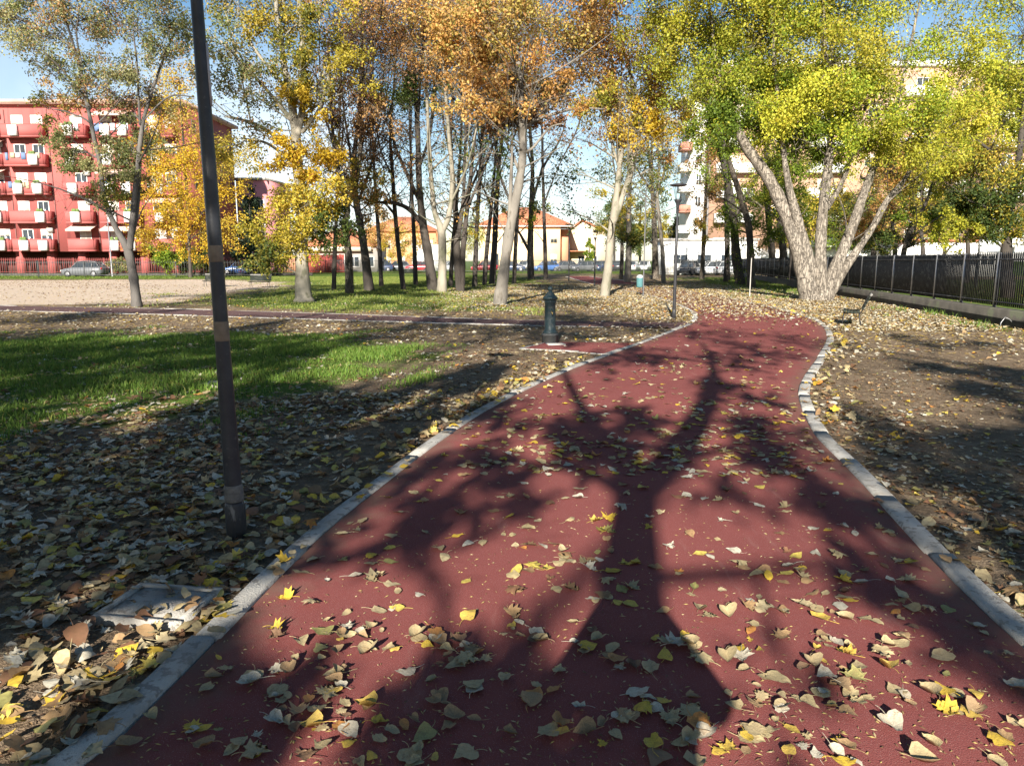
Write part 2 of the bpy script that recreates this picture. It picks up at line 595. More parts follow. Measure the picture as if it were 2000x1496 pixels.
def build_ground():
    na = 640
    th = np.linspace(0, 2 * math.pi, na, endpoint=False)
    # finer in front of the camera
    th = th + .55 * np.sin(th)            # dense around pi
    th = th + math.pi + math.pi / 2
    r = np.concatenate([[.25], np.geomspace(.5, 150, 260), np.geomspace(170, 3500, 14)])
    rr, tt = np.meshgrid(r, th, indexing='ij')
    x, y = rr * np.cos(tt), rr * np.sin(tt)
    P = np.stack([x.ravel(), y.ravel()], -1)
    z = ground_z(P)
    z[np.linalg.norm(P, axis=1) > 120] = -.01
    V = np.column_stack([P, z])
    V = np.vstack([V, [0, 0, -.01]])
    i, j = np.meshgrid(np.arange(len(r) - 1), np.arange(na), indexing='ij')
    j2 = (j + 1) % na
    Fq = np.stack([i * na + j, (i + 1) * na + j, (i + 1) * na + j2, i * na + j2], -1).reshape(-1, 4)
    Ft = np.array([(len(V) - 1, k, (k + 1) % na) for k in range(na)])
    P3 = V[:, :2]
    gr = np.maximum.reduce([soft(P3, GRASS_A, 2.2), soft(P3, GRASS_B, 4), soft(P3, GRASS_C, 4), .75 * soft(P3, GRASS_D, 4), .8 * soft(P3, GRASS_E, 1.5), .9 * soft(P3, GRASS_F, 1.)])
    d = np.linalg.norm(P3, axis=1)
    gr = np.maximum(gr, np.clip((d - 75) / 30, 0, 1) * .8)
    sa = soft(P3, SAND, 3)
    li = np.clip(.42 + .9 * soft(P3, LIT_R, 4) - .35 * gr - .25 * sa, 0, 1) * np.clip((d - 12) / 10, 0, 1)
    li *= np.clip((140 - d) / 50, 0, 1)
    o = mesh('park_ground', V, [Fq, Ft], groundmat(), smooth=True, attrs={'grass': gr, 'sand': sa, 'litter': li})
    tag(o, kind='structure')
    return o


def flat_poly(name, L, Rr, n, z, m, sub=6):
    A, B = resample(L, n), resample(Rr, n)
    k = sub + 1
    V = []
    for i in range(n):
        for j in range(k):
            t = j / sub
            p = A[i] * (1 - t) + B[i] * t
            V.append((p[0], p[1], z))
    Fq = [(i * k + j, i * k + j + 1, (i + 1) * k + j + 1, (i + 1) * k + j) for i in range(n - 1) for j in range(sub)]
    ed = np.tile(np.abs(np.arange(k) / sub - .5) * 2, n)
    return mesh(name, V, [Fq], m, attrs={'edge': ed})


def kerb(name, P, w, side, z=.022, seg=1.0, lo=-.12):
    """row of kerb stones along P; side +1 = stones lie to the left of the direction"""
    d = np.concatenate([[0], np.cumsum(np.linalg.norm(np.diff(P, axis=0), axis=1))])
    n = max(2, int(d[-1] / seg))
    mb = MB()
    r = np.random.default_rng(len(P))
    for i in range(n):
        s0, s1 = d[-1] * i / n + .012, d[-1] * (i + 1) / n - .012
        S = np.linspace(s0, s1, 5)
        Q = np.stack([np.interp(S, d, P[:, 0]), np.interp(S, d, P[:, 1])], -1)
        T = np.gradient(Q, axis=0)
        T /= np.linalg.norm(T, axis=1)[:, None]
        Nn = np.stack([-T[:, 1], T[:, 0]], -1) * side
        zz = z + r.uniform(-.010, .008)
        b = .012
        offs = r.uniform(-.010, .010)
        prof = [(0, lo), (0, zz - b), (b, zz), (w - b, zz), (w, zz - b), (w, lo)]
        V = []
        for q, nn in zip(Q, Nn):
            for o_, z_ in prof:
                p = q + nn * (o_ + offs)
                V.append((p[0], p[1], z_))
        k = len(prof)
        Fq = [(a * k + c, a * k + c + 1, (a + 1) * k + c + 1, (a + 1) * k + c) for a in range(4) for c in range(k - 1)]
        mb.add(V, Fq)
        e = mb.n - len(V)
        mb.F.setdefault(k, []).append(np.array([[e + q for q in range(k)][::-1], [e + 4 * k + q for q in range(k)]]))
    return tag(mb.build(name, KERB), kind='structure')


# ------------------------------------------------------------------ trees
PAL = {
    'YG': [((.48, .46, .05), 3), ((.38, .41, .045), 3), ((.22, .29, .03), 1.6), ((.54, .46, .06), 1.2)],
    'GR': [((.19, .27, .03), 3), ((.12, .18, .022), 2), ((.38, .38, .035), 1.3)],
    'YE': [((.60, .40, .03), 3), ((.62, .46, .06), 2), ((.42, .33, .03), 1), ((.42, .22, .03), 1)],
    'YY': [((.45, .37, .045), 3), ((.30, .29, .04), 2), ((.54, .40, .06), 2), ((.15, .16, .03), 1)],
    'OR': [((.52, .28, .08), 3), ((.58, .37, .13), 2.5), ((.36, .17, .055), 1.3), ((.50, .40, .10), 1.4), ((.24, .23, .06), .7)],
    'BR': [((.17, .10, .06), 3), ((.29, .15, .07), 2), ((.11, .09, .045), 2), ((.40, .24, .09), 1.2)],
    'OL': [((.33, .32, .14), 3), ((.20, .23, .08), 2.4), ((.48, .39, .20), 2), ((.44, .25, .11), .8)],
    'DG': [((.065, .10, .025), 3), ((.10, .14, .035), 2), ((.22, .20, .035), 1)],
    'CO': [((.05, .075, .045), 3), ((.08, .11, .06), 2)],
}
TREE_N = [0]


def bez(a, b, c, n):
    t = np.linspace(0, 1, n)[:, None]
    return (1 - t) ** 2 * a + 2 * t * (1 - t) * b + t ** 2 * c


def make_leaves(P, S, C, r, up=.35, droop=-.25):
    n = len(P)
    a = r.normal(size=(n, 3))
    a[:, 2] += droop
    a /= np.linalg.norm(a, axis=1)[:, None]
    nn = r.normal(size=(n, 3)) * .8
    nn[:, 2] += up
    s = np.cross(a, nn)
    s /= np.linalg.norm(s, axis=1)[:, None] + 1e-9
    nn = np.cross(s, a)
    S = S[:, None]
    w = r.uniform(.2, .38, (n, 1))
    V = np.stack([P, P + a * .45 * S + s * w * S + nn * .12 * S, P + a * S - nn * .05 * S, P + a * .45 * S - s * w * S + nn * .12 * S], 1).reshape(-1, 3)
    i = np.arange(n)[:, None] * 4
    Fs = np.concatenate([i + [0, 1, 2], i + [0, 2, 3]], 1).reshape(-1, 3)
    return V, Fs, np.repeat(C, 2, axis=0)


def pick(pal, n, r):
    cs = np.array([c for c, _ in pal])
    w = np.array([w for _, w in pal], float)
    return cs[r.choice(len(cs), n, p=w / w.sum())]


def tree(name, label, base, stems, blobs, bark, lsz=.13, seed=None, group=None, cat='tree', twigs=3, bare=0, wob=.03, ivy=None, stemn=10, dens=1., fat=1.):
    """stems: lists of (x,y,z,radius) in the world; blobs: (centre, (rx,ry,rz), clusters, leaves per cluster, spread, palette)"""
    TREE_N[0] += 1
    r = np.random.default_rng(seed if seed is not None else 100 + TREE_N[0])
    base = np.asarray(base, float)
    tb = MB()
    nodes = []
    for st in stems:
        Q = spline(np.asarray(st, float), 7)
        k = len(Q)
        Q[:, :2] += np.cumsum(r.normal(0, wob * .25, (k, 2)), axis=0) * np.linspace(0, 1, k)[:, None] * .6
        rad = Q[:, 3] * (1 + r.normal(0, .05, k))
        tb.tube(Q[:, :3], rad, stemn)
        Q[:, 3] = rad
        nodes.append(Q)
    # root flare
    nodes = np.vstack(nodes)
    LP, LS, LC = [], [], []
    if ivy:
        pal, n, zmax = ivy
        q = nodes[nodes[:, 2] < zmax]
        ii = r.integers(0, len(q), n)
        off = r.normal(size=(n, 3))
        off /= np.linalg.norm(off, axis=1)[:, None]
        P = q[ii, :3] + off * (q[ii, 3:4] + r.uniform(.02, .28, (n, 1))) + r.normal(0, .12, (n, 3))
        LP.append(P)
        LS.append(r.uniform(.7, 1.2, n) * lsz)
        LC.append(pick(PAL[pal], n, r) * r.uniform(.75, 1.2, (n, 1)))
    up = np.array([0, 0, 1.])
    for (c, rad, ncl, nl, spr, pal) in blobs:
        c, rad = np.asarray(c, float), np.asarray(rad, float)
        dv = nodes[:, :3] - c
        dist = np.linalg.norm(dv, axis=1)
        cost = dist + 1.6 * np.maximum(0, nodes[:, 2] - c[2] + .35 * dist) + r.uniform(0, .8, len(nodes)) + 3. * (nodes[:, 3] < .02)
        k = int(np.argmin(cost))
        p, pr = nodes[k, :3], nodes[k, 3]
        L = np.linalg.norm(c - p)
        ctrl = (p + c) / 2 + up * L * r.uniform(-.02, .16) + r.normal(0, .06 * L, 3)
        lp = bez(p, ctrl, c, 9)
        lp[1:] += np.cumsum(r.normal(0, .012 * L, (8, 3)), axis=0) * .6
        r0 = min(pr * .75, .016 + .0145 * L)
        lr = np.linspace(r0, .012, 9)
        if L > .5:
            tb.tube(lp, lr, 6, False)
            nodes = np.vstack([nodes, np.column_stack([lp[2:], lr[2:]])])
        bcol, btone = pick(PAL[pal], 1, r)[0], r.uniform(.78, 1.15)
        for _ in range(max(1, int(ncl * (1 if dens == 1 else 1.35)))):
            u = r.normal(size=3)
            u /= np.linalg.norm(u)
            q = c + np.clip(r.normal(0, .58, 3), -1.25, 1.25) * rad
            s = lp[min(8, int(r.uniform(2.5, 9)))]
            l2 = np.linalg.norm(q - s)
            bp = bez(s, (s + q) / 2 + up * l2 * r.uniform(-.05, .22) + r.normal(0, .08 * l2, 3), q, 5)
            tb.tube(bp, np.linspace(.008 + .004 * l2, .004, 5), 4, False)
            tips = [q]
            for _t in range(twigs):
                s2 = bp[r.integers(2, 5)]
                dd = (q - s) / (l2 + 1e-6) + r.normal(0, .7, 3)
                dd /= np.linalg.norm(dd)
                e = s2 + dd * spr * r.uniform(.9, 2.)
                tb.tube(np.array([s2, (s2 + e) / 2 + r.normal(0, .05 * spr, 3), e]), [.006, .004, .002], 3, False)
                tips.append(e)
            if nl:
                tips = np.array(tips)
                m = max(1, int(nl * dens * r.uniform(.6, 1.4)))
                ti = r.integers(0, len(tips), m)
                LP.append(tips[ti] * .75 + q * .25 + r.normal(0, spr * .5, (m, 3)))
                LS.append(r.uniform(.65, 1.25, m) * lsz)
                cb = pick(PAL[pal], 1, r)[0]
                u_ = r.random((m, 1))
                cc = np.where(u_ < .45, bcol, np.where(u_ < .75, cb, pick(PAL[pal], m, r))) * btone
                LC.append(cc * r.uniform(.75, 1.2, (m, 1)))
    # finer side branches along the stems, nearly bare
    if bare:
        hi = nodes[(nodes[:, 2] > 2.2) & (nodes[:, 3] > .018)]
        for _ in range(bare if len(hi) else 0):
            p = hi[r.integers(0, len(hi))]
            a = r.uniform(0, 6.283)
            L = r.uniform(1.1, 4.2)
            d = np.array([math.cos(a), math.sin(a), r.uniform(.1, 1.2)])
            d /= np.linalg.norm(d)
            q = p[:3] + d * L
            bp = bez(p[:3], p[:3] + d * L * .5 + r.normal(0, .12 * L, 3), q + up * r.uniform(-.2, .5), 7)
            tb.tube(bp, np.linspace(min(p[3] * .5, .012 + .011 * L), .005, 7), 4, False)
            tips = []
            for _t in range(7):
                k = r.integers(2, 7)
                e = bp[k] + (d * .5 + r.normal(0, .55, 3)) * L * r.uniform(.16, .42)
                mid = (bp[k] + e) / 2 + r.normal(0, .04, 3)
                tb.tube(np.array([bp[k], mid, e]), [.008, .005, .003], 3, False)
                tips.append(e)
                for _u in range(2):
                    e2 = mid + (e - bp[k]) * .4 + r.normal(0, .22, 3)
                    tb.tube(np.array([mid, e2]), [.0045, .0025], 3, False)
                    tips.append(e2)
            tips = np.array(tips)
            m = int(r.integers(8, 34))
            LP.append(tips[r.integers(0, len(tips), m)] + r.normal(0, .09, (m, 3)))
            LS.append(r.uniform(.6, 1.1, m) * lsz)
            LC.append(pick(PAL[blobs[r.integers(0, len(blobs))][5]], m, r) * r.uniform(.7, 1.1, (m, 1)))
    root = empty(name, base)
    V = np.concatenate(tb.V) - base
    mesh('trunk', V, [np.concatenate(f) for f in tb.F.values()], bark, root, True)
    if LP:
        P, S, C = np.concatenate(LP) - base, np.concatenate(LS), np.concatenate(LC)
        ok = P[:, 2] > .05
        V, Fs, C2 = make_leaves(P[ok], S[ok], C[ok], r)
        mesh('crown', V, [Fs], LEAF, root, col=C2)
    tag(root, label, cat, group)
    return root


def pxstem(pts, Y, r, spread=.4):
    """pixel stem (x, y, width in px) at about depth Y -> world (x,y,z,radius)"""
    out = []
    dy = 0.
    k = len(pts)
    drift = r.uniform(-1, 1) * spread
    for i, (x, y, w) in enumerate(pts):
        dy = drift * (i / max(1, k - 1)) ** 1.3 * 2.
        p = At(x, y, Y + dy)
        out.append((p[0], p[1], p[2], .5 * w / F * (Y + dy)))
    return out


def pxtree(name, label, base_px, stems, blobs, bark, lsz=.13, Y=None, depth=.8, thin=1., **kw):
    """stems in pixels; blobs (x,y,rx,ry,clusters,leaves,pal[,dy])"""
    r = np.random.default_rng(int(base_px[0] * 7 + base_px[1]))
    b = G(*base_px)
    if Y is not None:
        b = At(base_px[0], base_px[1], Y)
        b[2] = 0
    Y = b[1]
    st = []
    for j, s in enumerate(stems):
        w = pxstem([(x_, y_, w_ * thin) for x_, y_, w_ in s], Y, r, .0 if j == 0 else .5)
        if abs(s[0][1] - base_px[1]) < 12:      # starts at the ground: flare and bury
            x, y, z, ra = w[0]
            w[0] = (x, y, .0, ra)
            w.insert(0, (x, y, -.25, ra * 1.12))
        st.append(w)
    if name in ('grove_tree', 'bend_tree', 'plane_tree', 'shaded_tree'):
        for _ in range(4 if name == 'grove_tree' else 2):
            s0 = stems[r.integers(0, len(stems))]
            x, y, w_ = s0[min(len(s0) - 2, int(r.integers(2, 5)))]
            dx, h_ = r.normal(0, 48), r.uniform(150, 300)
            st.append(pxstem([(x, y, w_ * .5 * thin), (x + dx * .35, y - h_ * .35, w_ * .38), (x + dx * .8, y - h_ * .7, 3.2), (x + dx, y - h_, 2.)], Y, r, .9))
    bl = []
    for q in blobs:
        x, y, rx, ry, ncl, nl, pal = q[:7]
        dy = q[7] if len(q) > 7 else r.uniform(-.35, .35) * rx / F * Y * 1.6
        k = (Y + dy) / F
        bl.append((At(x, y, Y + dy), (rx * k, (rx + ry) * .5 * k * depth, ry * k), ncl, nl, max(.18, min(.6, (rx + ry) * .5 * k * .26)), pal))
    kw.setdefault('dens', 5.2)
    kw.setdefault('bare', {'grove_tree': 44, 'plane_tree': 30, 'bend_tree': 34, 'sparse_tree': 20, 'multi_stem_tree': 26, 'overhanging_tree': 24, 'fenced_garden_tree': 12, 'thin_street_tree': 10, 'slender_grey_tree': 14, 'shaded_tree': 12}.get(name, 0))
    return tree(name, label, b, st, bl, bark, lsz * .90, **kw)


def build_trees():
    T = pxtree
    # --- the big tree with several pale stems on the right
    T('multi_stem_tree', 'big tree with several thick pale stems spreading from one foot, beside the path bend', (1592, 587), [
        [(1582, 587, 58), (1568, 520, 43), (1541, 430, 37), (1500, 345, 31), (1455, 280, 25), (1425, 200, 18), (1400, 110, 12), (1385, 0, 7)],
        [(1588, 545, 34), (1572, 480, 28), (1553, 415, 24), (1538, 355, 18), (1526, 280, 12), (1512, 150, 9), (1500, 0, 6)],
        [(1604, 587, 40), (1602, 520, 32), (1606, 420, 27), (1618, 320, 23), (1622, 265, 18), (1615, 150, 12), (1608, 0, 7)],
        [(1606, 587, 50), (1638, 510, 32), (1670, 430, 26), (1692, 365, 21), (1722, 290, 15), (1747, 220, 11), (1772, 120, 8), (1800, 0, 5)],
        [(1612, 585, 36), (1652, 522, 24), (1700, 452, 17), (1735, 392, 16), (1772, 348, 12), (1802, 290, 8), (1850, 200, 5)],
        [(1613, 410, 16), (1640, 365, 13), (1658, 320, 11), (1670, 280, 8), (1690, 200, 5)],
    ], [(1330, 60, 95, 85, 20, 46, 'YG'), (1420, 150, 95, 70, 20, 46, 'YG'), (1520, 80, 110, 85, 24, 46, 'YG'), (1630, 120, 110, 80, 24, 46, 'YG'),
        (1700, 200, 105, 65, 22, 46, 'YG'), (1560, 215, 95, 55, 20, 46, 'YG'), (1640, 262, 80, 38, 14, 44, 'GR'), (1800, 250, 90, 55, 18, 44, 'YG'),
        (1760, 120, 85, 60, 12, 40, 'YG'), (1440, 20, 100, 70, 20, 46, 'YG'), (1860, 60, 90, 80, 10, 36, 'YG'), (1560, -60, 150, 70, 26, 46, 'YG'),
        (1395, 235, 60, 45, 12, 42, 'GR'), (1880, 150, 70, 60, 8, 36, 'YG'), (1740, -50, 140, 70, 16, 44, 'YG'), (1495, 265, 60, 40, 12, 40, 'GR'),
        (1800, 320, 60, 40, 8, 34, 'YG'), (1350, -60, 130, 60, 20, 46, 'YG'), (1480, 165, 60, 50, 12, 44, 'GR'), (1600, 170, 90, 40, 14, 46, 'GR'),
        (1560, 290, 50, 36, 8, 40, 'GR'), (1690, 290, 60, 34, 9, 40, 'YG'), (1900, 230, 60, 50, 8, 36, 'YG'), (1600, 20, 110, 60, 18, 46, 'YG'), (1480, -200, 200, 90, 22, 40, 'YG'), (1700, -200, 200, 90, 20, 40, 'YG')],
        BARK_BIG, .125, wob=.05, stemn=14, thin=.72, dens=6.8)
    # --- ivy hung trees left of it
    T('ivy_clad_tree', 'dark leaning tree with ivy up its trunk, left of the thick pale multi-stem tree', (1442, 556), [
        [(1446, 556, 20), (1438, 500, 17), (1432, 430, 15), (1420, 350, 13), (1398, 260, 10), (1370, 170, 7), (1345, 80, 5)],
        [(1432, 430, 9), (1470, 360, 7), (1500, 300, 5)]],
        [(1400, 320, 45, 50, 10, 34, 'GR'), (1440, 420, 36, 40, 7, 30, 'GR'), (1370, 230, 50, 45, 9, 32, 'YG'), (1480, 400, 50, 40, 8, 30, 'GR'), (1400, 120, 70, 60, 10, 30, 'YG')],
        BARK_DARK, .17, ivy=('GR', 1500, 11.))
    T('slender_grey_tree', 'slender grey trunk curving left above a thin pale pole, beside the ivy tree', (1467, 560), [
        [(1467, 560, 17), (1466, 500, 14), (1462, 440, 12), (1448, 390, 11), (1426, 320, 9), (1404, 250, 7), (1380, 160, 5)]],
        [(1500, 460, 40, 34, 8, 32, 'GR'), (1490, 330, 40, 50, 7, 30, 'YG'), (1400, 200, 50, 40, 8, 30, 'YG')], BARK_MID, .15)
    T('twin_trunk_tree', 'dark trunk standing just left of the ivy tree, russet leaves above', (1419, 551), [
        [(1419, 551, 13), (1420, 480, 10), (1418, 400, 9), (1420, 300, 7), (1425, 180, 5)]],
        [(1400, 400, 36, 30, 8, 26, 'OR'), (1390, 300, 40, 40, 8, 26, 'OR'), (1440, 240, 50, 50, 8, 26, 'YG')], BARK_DARK, .17)
    T('thin_street_tree', 'thin straight brown trunk with rust coloured leaves before the white tower', (1372, 546), [
        [(1371, 546, 10), (1374, 480, 8), (1378, 400, 6.5), (1382, 310, 5), (1385, 220, 4)]],
        [(1385, 370, 26, 40, 8, 24, 'OR'), (1378, 440, 24, 24, 5, 22, 'YY'), (1390, 270, 34, 40, 8, 24, 'BR')], BARK_MID, .2)
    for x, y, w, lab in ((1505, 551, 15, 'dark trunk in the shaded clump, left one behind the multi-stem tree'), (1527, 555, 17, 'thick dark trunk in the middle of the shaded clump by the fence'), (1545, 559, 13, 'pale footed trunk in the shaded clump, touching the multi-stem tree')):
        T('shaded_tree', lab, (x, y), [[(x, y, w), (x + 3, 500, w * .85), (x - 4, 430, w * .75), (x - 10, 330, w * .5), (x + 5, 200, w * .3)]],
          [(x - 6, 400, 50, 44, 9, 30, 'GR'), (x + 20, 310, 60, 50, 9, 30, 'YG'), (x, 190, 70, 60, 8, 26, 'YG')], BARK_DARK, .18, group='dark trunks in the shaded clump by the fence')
    # --- pale plane with a fork, centre right
    T('plane_tree', 'pale forked plane tree with orange and yellow leaves between fountain and litter bin', (1184, 579), [
        [(1181, 579, 20), (1188, 520, 16), (1193, 455, 14), (1201, 400, 13), (1209, 330, 10), (1216, 260, 9), (1206, 190, 7), (1190, 90, 5), (1180, 0, 4)],
        [(1196, 440, 12), (1219, 375, 11), (1236, 320, 10), (1241, 260, 8), (1236, 170, 7), (1216, 90, 5.5), (1200, 10, 4)],
        [(1216, 260, 6), (1260, 225, 5), (1310, 205, 3)], [(1206, 200, 6), (1150, 150, 5), (1100, 90, 4)]],
        [(1150, 100, 110, 65, 24, 34, 'OR'), (1250, 180, 70, 50, 16, 34, 'OR'), (1275, 250, 60, 40, 13, 32, 'YE'), (1060, 60, 90, 60, 18, 32, 'OR'), (1210, 30, 100, 60, 20, 34, 'OR'),
         (1180, 200, 60, 36, 12, 32, 'YY'), (1120, 340, 80, 36, 9, 10, 'DG'), (1270, 330, 50, 40, 8, 12, 'DG'), (1130, 270, 70, 40, 6, 9, 'BR'), (1150, -60, 130, 60, 22, 34, 'OR'), (1290, 130, 50, 60, 10, 32, 'YE'), (1100, 410, 60, 30, 5, 9, 'DG'),
         (1150, -200, 180, 80, 18, 34, 'OR'), (1230, 270, 50, 30, 8, 30, 'OR')], BARK_CREAM, .15, wob=.05)
    # --- leaning trunk behind the fountain
    T('plane_tree', 'grey trunk leaning right, closest tree to the green fountain', (977, 596), [
        [(976, 596, 29), (984, 530, 23), (995, 450, 20), (1010, 370, 18), (1020, 300, 15), (1018, 240, 13), (1012, 150, 11), (1005, 80, 9), (1000, -20, 6)],
        [(1017, 262, 8), (1040, 238, 7), (1085, 222, 6), (1130, 212, 4), (1180, 214, 3)], [(1014, 300, 7), (1040, 290, 5), (1075, 250, 4), (1105, 240, 2)],
        [(1013, 160, 8), (970, 100, 6), (920, 60, 4)], [(1012, 330, 6), (990, 280, 5), (960, 230, 3)]],
        [(985, 120, 85, 60, 20, 34, 'OR'), (940, 190, 60, 40, 12, 30, 'OR'), (1040, 190, 60, 34, 12, 34, 'BR'), (890, 60, 85, 60, 18, 32, 'OR'), (1000, 30, 110, 55, 22, 34, 'OR'), (1090, 160, 60, 40, 8, 28, 'OR'),
         (1010, 230, 60, 24, 9, 34, 'BR'), (960, 300, 40, 30, 4, 8, 'DG'), (1000, -90, 140, 60, 20, 32, 'OR'), (1000, -230, 180, 90, 18, 34, 'OR')], BARK_PALE, .14, wob=.05)
    # --- large plane with pale trunk at left centre
    T('plane_tree', 'stout pale plane tree with flared foot and yellow clumps, right of the park benches', (593, 589), [
        [(594, 589, 40), (592, 560, 29), (589, 480, 25), (590, 400, 22), (583, 330, 20), (579, 265, 18), (570, 200, 14), (555, 130, 11), (545, 60, 9), (537, -10, 7), (530, -120, 5)],
        [(579, 270, 15), (592, 200, 12), (592, 100, 10), (584, 0, 8), (580, -110, 5)],
        [(574, 300, 8), (530, 262, 7), (490, 240, 6), (440, 228, 4)], [(572, 240, 8), (520, 175, 6), (470, 120, 5), (430, 80, 3)], [(576, 320, 7), (520, 280, 5), (470, 270, 3)],
        [(590, 260, 7), (625, 210, 6), (640, 150, 4)], [(565, 180, 7), (500, 100, 5), (470, 40, 3)]],
        [(590, 310, 55, 32, 12, 44, 'YE'), (612, 395, 62, 46, 22, 44, 'YY'), (570, 465, 60, 42, 16, 42, 'YY'), (530, 500, 42, 36, 10, 40, 'DG'), (640, 440, 50, 34, 10, 36, 'DG'), (575, 130, 36, 55, 12, 36, 'YY'),
         (480, 180, 60, 60, 13, 30, 'OL'), (440, 90, 55, 55, 11, 28, 'OL'), (520, 30, 80, 55, 16, 34, 'YY'), (460, 290, 60, 40, 9, 28, 'YY'), (640, 120, 50, 60, 10, 30, 'YY'), (600, 40, 50, 50, 9, 30, 'YY'), (560, -80, 120, 60, 16, 34, 'YY'), (450, 0, 60, 60, 9, 30, 'OL'), (600, 210, 40, 40, 8, 40, 'YE'), (550, -230, 160, 90, 16, 34, 'YY')],
        BARK_CREAM, .13, wob=.05, stemn=14)
    # --- grove of darker trees
    g = 'trees of the grove in the middle of the lawn'
    T('grove_tree', 'grove tree with mottled foot forking low, next right of the stout pale plane', (683, 574), [
        [(683, 574, 18), (681, 500, 14), (674, 440, 13), (678, 405, 12), (665, 350, 9), (652, 280, 7), (645, 180, 5), (640, 80, 4)],
        [(677, 410, 9), (697, 350, 8), (704, 270, 7), (708, 170, 5), (712, 60, 4)]],
        [(700, 350, 55, 34, 9, 24, 'OR'), (660, 200, 60, 50, 10, 24, 'BR'), (720, 190, 55, 50, 10, 26, 'BR'), (700, 70, 80, 60, 12, 24, 'BR'), (640, 330, 40, 40, 7, 26, 'YY'), (690, -60, 110, 60, 12, 26, 'OR'), (700, 250, 60, 40, 8, 20, 'BR')], BARK_MID, .15, group=g)
    T('grove_tree', 'dark grove tree with a pale patch at its foot, leaning left', (719, 568), [
        [(721, 568, 20), (713, 500, 16), (703, 435, 14), (694, 385, 12), (690, 320, 10), (700, 220, 7), (705, 100, 5), (710, 0, 4)], [(697, 400, 6), (720, 340, 5), (735, 270, 3)]],
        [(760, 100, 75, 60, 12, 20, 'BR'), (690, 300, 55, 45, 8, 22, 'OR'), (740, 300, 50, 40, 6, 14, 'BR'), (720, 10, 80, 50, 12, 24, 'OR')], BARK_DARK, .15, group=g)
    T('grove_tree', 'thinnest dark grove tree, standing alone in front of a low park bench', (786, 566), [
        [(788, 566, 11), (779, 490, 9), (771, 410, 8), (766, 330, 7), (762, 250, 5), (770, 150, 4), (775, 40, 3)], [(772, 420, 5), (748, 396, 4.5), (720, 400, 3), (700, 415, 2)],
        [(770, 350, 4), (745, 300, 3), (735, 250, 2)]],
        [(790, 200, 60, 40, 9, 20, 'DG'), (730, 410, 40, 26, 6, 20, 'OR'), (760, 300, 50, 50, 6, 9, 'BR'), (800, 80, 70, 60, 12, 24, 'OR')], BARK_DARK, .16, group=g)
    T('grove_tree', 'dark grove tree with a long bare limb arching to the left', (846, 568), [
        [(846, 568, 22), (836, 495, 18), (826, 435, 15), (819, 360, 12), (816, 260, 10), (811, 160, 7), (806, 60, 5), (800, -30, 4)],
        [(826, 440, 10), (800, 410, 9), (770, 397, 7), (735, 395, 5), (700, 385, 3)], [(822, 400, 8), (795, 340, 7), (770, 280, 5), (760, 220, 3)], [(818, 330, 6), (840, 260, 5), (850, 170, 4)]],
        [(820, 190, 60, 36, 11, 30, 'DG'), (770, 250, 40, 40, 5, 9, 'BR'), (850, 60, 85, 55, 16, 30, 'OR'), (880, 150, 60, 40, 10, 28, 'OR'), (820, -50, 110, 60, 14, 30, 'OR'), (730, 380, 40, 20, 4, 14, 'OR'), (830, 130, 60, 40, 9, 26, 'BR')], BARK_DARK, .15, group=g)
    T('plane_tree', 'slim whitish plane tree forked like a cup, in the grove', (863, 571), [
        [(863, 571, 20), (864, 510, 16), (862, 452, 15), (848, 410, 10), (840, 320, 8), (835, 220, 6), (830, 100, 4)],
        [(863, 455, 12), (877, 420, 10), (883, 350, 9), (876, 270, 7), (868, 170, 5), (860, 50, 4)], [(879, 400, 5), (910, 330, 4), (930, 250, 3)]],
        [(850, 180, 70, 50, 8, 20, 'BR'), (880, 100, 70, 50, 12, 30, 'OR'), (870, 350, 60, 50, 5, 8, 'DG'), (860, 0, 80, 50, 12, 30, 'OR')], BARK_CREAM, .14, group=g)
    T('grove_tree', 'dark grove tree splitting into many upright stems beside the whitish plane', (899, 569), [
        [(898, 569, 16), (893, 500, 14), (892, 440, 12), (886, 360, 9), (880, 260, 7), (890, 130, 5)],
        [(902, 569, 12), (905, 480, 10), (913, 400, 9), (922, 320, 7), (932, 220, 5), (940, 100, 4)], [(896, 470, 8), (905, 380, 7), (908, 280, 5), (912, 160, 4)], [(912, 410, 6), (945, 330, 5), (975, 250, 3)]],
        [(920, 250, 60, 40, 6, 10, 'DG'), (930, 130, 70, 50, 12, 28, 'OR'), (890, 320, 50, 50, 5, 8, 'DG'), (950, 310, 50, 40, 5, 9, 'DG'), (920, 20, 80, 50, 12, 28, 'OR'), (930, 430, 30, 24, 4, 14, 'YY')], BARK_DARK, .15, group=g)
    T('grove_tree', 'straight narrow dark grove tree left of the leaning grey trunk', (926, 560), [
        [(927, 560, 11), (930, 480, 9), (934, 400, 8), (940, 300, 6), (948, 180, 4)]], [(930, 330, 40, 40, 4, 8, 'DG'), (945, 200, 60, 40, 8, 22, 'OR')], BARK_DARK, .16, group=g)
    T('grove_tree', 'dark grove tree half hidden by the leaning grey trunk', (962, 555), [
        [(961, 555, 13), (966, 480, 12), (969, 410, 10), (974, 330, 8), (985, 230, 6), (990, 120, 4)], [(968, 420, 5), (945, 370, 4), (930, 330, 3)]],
        [(975, 390, 24, 30, 5, 18, 'YY'), (960, 270, 50, 40, 6, 10, 'DG'), (1000, 170, 60, 40, 9, 24, 'OR')], BARK_DARK, .17, group=g)
